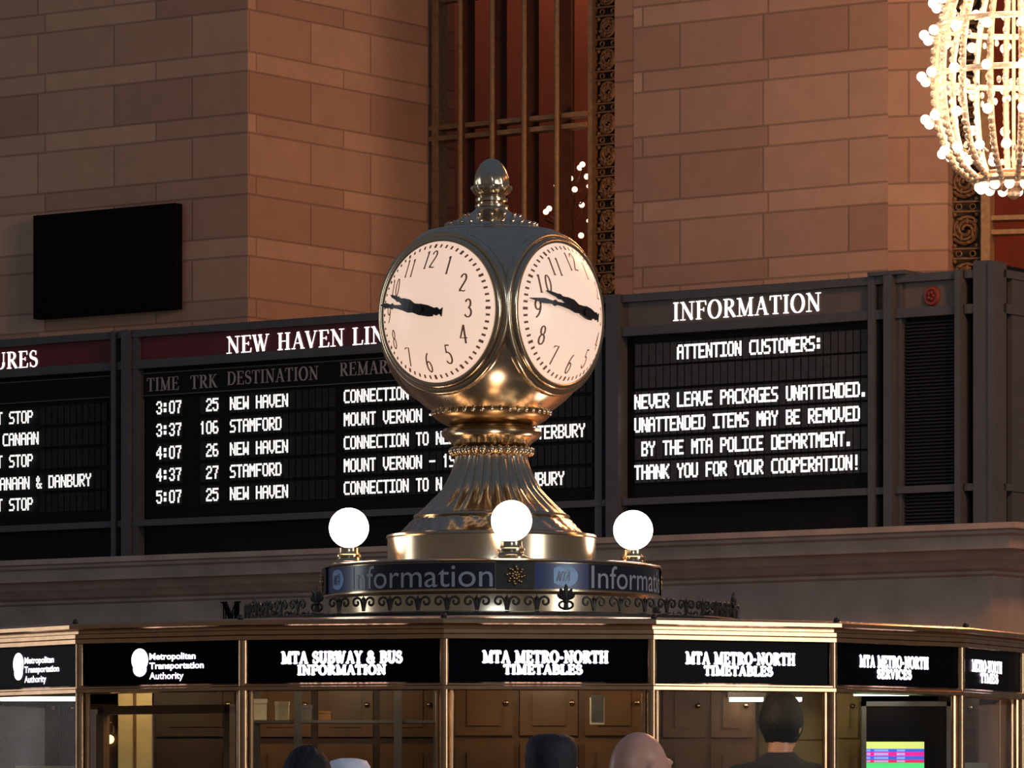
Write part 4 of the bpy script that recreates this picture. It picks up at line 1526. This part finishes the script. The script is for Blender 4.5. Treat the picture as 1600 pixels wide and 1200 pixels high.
# ------------------------------------------------------------------ people
def remesh(mb, name, m, voxel, parent=None, sub=2):
    o = mb.build(name, m, parent)
    md = o.modifiers.new('remesh', 'REMESH')
    md.mode = 'VOXEL'
    md.voxel_size = voxel
    md.use_smooth_shade = True
    sm = o.modifiers.new('smooth', 'SMOOTH')
    sm.iterations = sub
    bpy.context.view_layer.update()
    dg = bpy.context.evaluated_depsgraph_get()
    me = bpy.data.meshes.new_from_object(o.evaluated_get(dg))
    me.name = name
    o.modifiers.clear()
    o.data = me
    if not me.materials:
        me.materials.append(m)
    return o


def limb(mb, pts, rs, n=12):
    mb.tube(pts, rs, n)
    for p_, r_ in zip(pts, rs):
        mb.sphere(p_, r_, 12, 8)


def headfn(x, y, z):
    # skull: narrower jaw, fuller back, flat temples; face looks to -y
    if z < -.1:
        k_ = 1 + (z + .1) * .38
        x *= k_
        if y > 0: y *= 1 + (z + .1) * .75
        else: y *= 1 + (z + .1) * .1
    return x, y, z


def person_body(height):
    """standing figure facing -y, about 1.75 m before scaling; parts fused into one surface"""
    b = MB()
    H0 = 1.75
    hc = 1.63
    b.sphere((0, 0, hc), 1, 28, 20, (.076, .096, .117), headfn)
    b.sphere((0, -.02, hc - .07), 1, 16, 12, (.056, .07, .05))
    b.sphere((0, -.098, hc - .018), 1, 10, 8, (.014, .020, .026))          # nose
    b.sphere((0, -.088, hc + .028), 1, 12, 8, (.055, .016, .012))          # brow
    b.sphere((0, -.088, hc - .062), 1, 10, 8, (.026, .012, .008))          # mouth
    b.sphere((0, -.082, hc - .1), 1, 10, 8, (.022, .016, .016))            # chin
    for s_ in (-1, 1):
        b.sphere((s_ * .079, .012, hc - .01), 1, 10, 10, (.012, .022, .034))  # ear
        b.sphere((s_ * .031, -.086, hc + .006), .0125, 10, 8)              # eye
    limb(b, [(0, .012, 1.56), (0, .02, 1.5), (0, .022, 1.44)], [.052, .054, .07])
    # torso
    limb(b, [(0, .01, 1.40), (0, .0, 1.28), (0, 0, 1.12), (0, 0, .98), (0, .01, .9)], [.10, .12, .115, .12, .115])
    for s_ in (-1, 1):
        limb(b, [(s_ * .06, .01, 1.38), (s_ * .17, .015, 1.385)], [.075, .06])
        limb(b, [(s_ * .18, .015, 1.38), (s_ * .225, .02, 1.10), (s_ * .24, -.03, .86)], [.055, .042, .030])
        limb(b, [(s_ * .08, 0, .92), (s_ * .095, -.01, .5), (s_ * .1, .02, .09)], [.085, .058, .042])
        limb(b, [(s_ * .1, .03, .045), (s_ * .105, -.13, .035)], [.04, .032])
        # hand: palm, four unequal curled fingers, thumb from its side
        hx, hy, hz0 = s_ * .243, -.04, .80
        b.sphere((hx, hy, hz0), 1, 10, 8, (.018, .036, .046))
        for i, ln in enumerate((.066, .074, .068, .054)):
            y0 = hy - .027 + i * .018
            limb(b, [(hx, y0, hz0 - .03), (hx - s_ * .004, y0, hz0 - .03 - ln * .5), (hx - s_ * .016, y0, hz0 - .03 - ln)], [.0092, .0088, .0078], 8)
        limb(b, [(hx - s_ * .006, hy - .03, hz0 + .018), (hx - s_ * .016, hy - .052, hz0 - .008), (hx - s_ * .022, hy - .058, hz0 - .036)], [.0105, .010, .0085], 8)
    return b


def coat_mesh():
    c = MB()
    limb(c, [(0, .015, 1.415), (0, .005, 1.28), (0, 0, 1.12), (0, 0, .98), (0, .005, .82)], [.115, .145, .142, .148, .155])
    for s_ in (-1, 1):
        limb(c, [(s_ * .06, .015, 1.40), (s_ * .18, .02, 1.395)], [.085, .072])
        limb(c, [(s_ * .185, .02, 1.385), (s_ * .23, .022, 1.10), (s_ * .243, -.022, .87)], [.07, .056, .045])
    for s_ in (-1, 1):
        limb(c, [(s_ * .07, .0, 1.0), (s_ * .085, 0, .80)], [.125, .132])
    c.lathe([(.085, 1.44), (.078, 1.50), (.07, 1.505), (.07, 1.43)], 24, c=(0, .02), caps=False)
    return c


def trouser_mesh():
    c = MB()
    for s_ in (-1, 1):
        limb(c, [(s_ * .078, 0, .9), (s_ * .095, -.01, .5), (s_ * .1, .02, .1)], [.11, .078, .066])
    return c


def shoe_mesh():
    c = MB()
    for s_ in (-1, 1):
        limb(c, [(s_ * .1, .04, .05), (s_ * .104, -.06, .046), (s_ * .107, -.14, .04)], [.05, .046, .04])
    return c


tmp_body = remesh(person_body(1.75), 'person', M['skin'], .0075)
tmp_coat = remesh(coat_mesh(), 'coat', M['coat_dark'], .016, sub=4)
tmp_trs = remesh(trouser_mesh(), 'trousers', M['trousers'], .016, sub=3)
tmp_sho = remesh(shoe_mesh(), 'shoes', M['shoes'], .012, sub=2)


def hair_shell(lo, hi, ylim, g=1.0, full=True):
    """cap of hair following the skull; lo is how far down the back it reaches"""
    m = MB()
    hc = 1.63
    vs, fs = [], []
    NU, NV = 40, 16
    for i in range(NV + 1):
        for j in range(NU):
            a = 2 * PI * j / NU
            front = max(0, -math.sin(a))
            tmax = R(lo) * (1 - front) + R(hi) * front
            t = R(0.5) + (tmax - R(0.5)) * i / NV
            x, y, z = headfn(math.sin(t) * math.cos(a), math.sin(t) * math.sin(a), math.cos(t))
            k_ = g * (1 + .018 * math.sin(a * 9 + i) + .012 * math.sin(a * 17 - i * 2))
            vs.append((x * .0815 * k_, y * .102 * k_ + .002, hc + z * .122 * k_))
    for i in range(NV):
        for j in range(NU):
            j2 = (j + 1) % NU
            fs.append((i * NU + j, (i + 1) * NU + j, (i + 1) * NU + j2, i * NU + j2))
    fs.append(tuple(range(NU)))
    m.add(vs, fs)
    return m


def fringe_shell():
    """hair round the sides and back only"""
    m = MB()
    hc = 1.63
    vs, fs = [], []
    NU, NV = 40, 8
    for i in range(NV + 1):
        for j in range(NU + 1):
            a = R(-25) + R(230) * j / NU
            t = R(62) + R(56) * i / NV
            x, y, z = headfn(math.sin(t) * math.cos(a), math.sin(t) * math.sin(a), math.cos(t))
            k_ = 1.0 + .015 * math.sin(a * 11 + i)
            vs.append((x * .082 * k_, y * .102 * k_ + .002, hc + z * .122 * k_))
    for i in range(NV):
        for j in range(NU):
            fs.append((i * (NU + 1) + j, (i + 1) * (NU + 1) + j, (i + 1) * (NU + 1) + j + 1, i * (NU + 1) + j + 1))
    m.add(vs, fs)
    return m


def person(px, pytop, Y, face_deg, label, coat, extras, zfloor=0.0):
    """face_deg 0 looks at the camera, 180 away"""
    x, _, ztop = at(px, pytop, Y)
    s_ = (ztop - zfloor) / 1.752
    o = bpy.data.objects.new('person', tmp_body.data)
    COL.objects.link(o)
    o.location = (x, Y, zfloor)
    o.rotation_euler.z = R(face_deg)
    o.scale = (1, 1, s_) if abs(s_ - 1) < .08 else (s_, s_, s_)
    tag(o, label, 'person')
    for src, nm, mm in ((tmp_coat, 'coat', coat), (tmp_trs, 'trousers', M['trousers']), (tmp_sho, 'shoes', M['shoes'])):
        me = src.data.copy()
        me.materials.clear()
        me.materials.append(mm)
        c = bpy.data.objects.new(nm, me)
        COL.objects.link(c)
        c.parent = o
    for mb, nm, mm in extras:
        mb.build(nm, mm, o, smooth=60)
    return o


kip = MB()
kip.lathe([(.078, 1.59), (.085, 1.62), (.087, 1.67), (.084, 1.712), (.072, 1.738), (.045, 1.750), (.0, 1.753)], 32, c=(0, .006), rmod=lambda r, a, i: r * (1 + .2 * abs(math.cos(a)) ** 2))
person(862, 1146, 16.6, 172, 'person with grey hair and a dark flat-topped cap seen from behind, before the front window', M['coat_navy'], [(fringe_shell(), 'hair', M['hair_gray']), (hair_shell(70, 30, 0, 1.0), 'hair', M['hair_gray']), (kip, 'cap', M['cap_dark'])])
person(998, 1141, 14.9, 128, 'bald person seen from the side and behind, right of the dark-capped person', M['coat_brown'], [])
person(480, 1168, 16.4, 165, 'person whose dark hair shows at the bottom edge below the SUBWAY sign', M['coat_dark'], [(hair_shell(118, 55, 0, 1.05), 'hair', M['hair_black'])])
capm = MB()
capm.lathe([(.080, 1.685), (.082, 1.70), (.08, 1.725), (.066, 1.748), (.03, 1.757), (0, 1.758)], 32, c=(0, .006), rmod=lambda r, a, i: r * (1 + .14 * abs(math.cos(a)) ** 2))
person(545, 1187, 18.6, 180, 'person in a bright white cap just showing at the bottom edge', M['coat_navy'], [(hair_shell(110, 50, 0, 1.0), 'hair', M['hair_gray']), (capm, 'cap', M['cap_white'])])
person(1221, 1084, 20.95, 160, 'dark-haired clerk in black standing inside the booth', M['coat_dark'], [(hair_shell(125, 60, 0, 1.12), 'hair', M['hair_black'])], .22)
st_ = MB().box(-.33, .33, -.25, .3, 0, .218)
tag(st_.build('platform', M['dark_wood'], None, loc=(at(1221, 0, 20.95)[0], 20.95, 0), smooth=0), 'low wooden platform under the clerk inside the booth', 'platform')
for o in (tmp_body, tmp_coat, tmp_trs, tmp_sho):
    bpy.data.objects.remove(o)
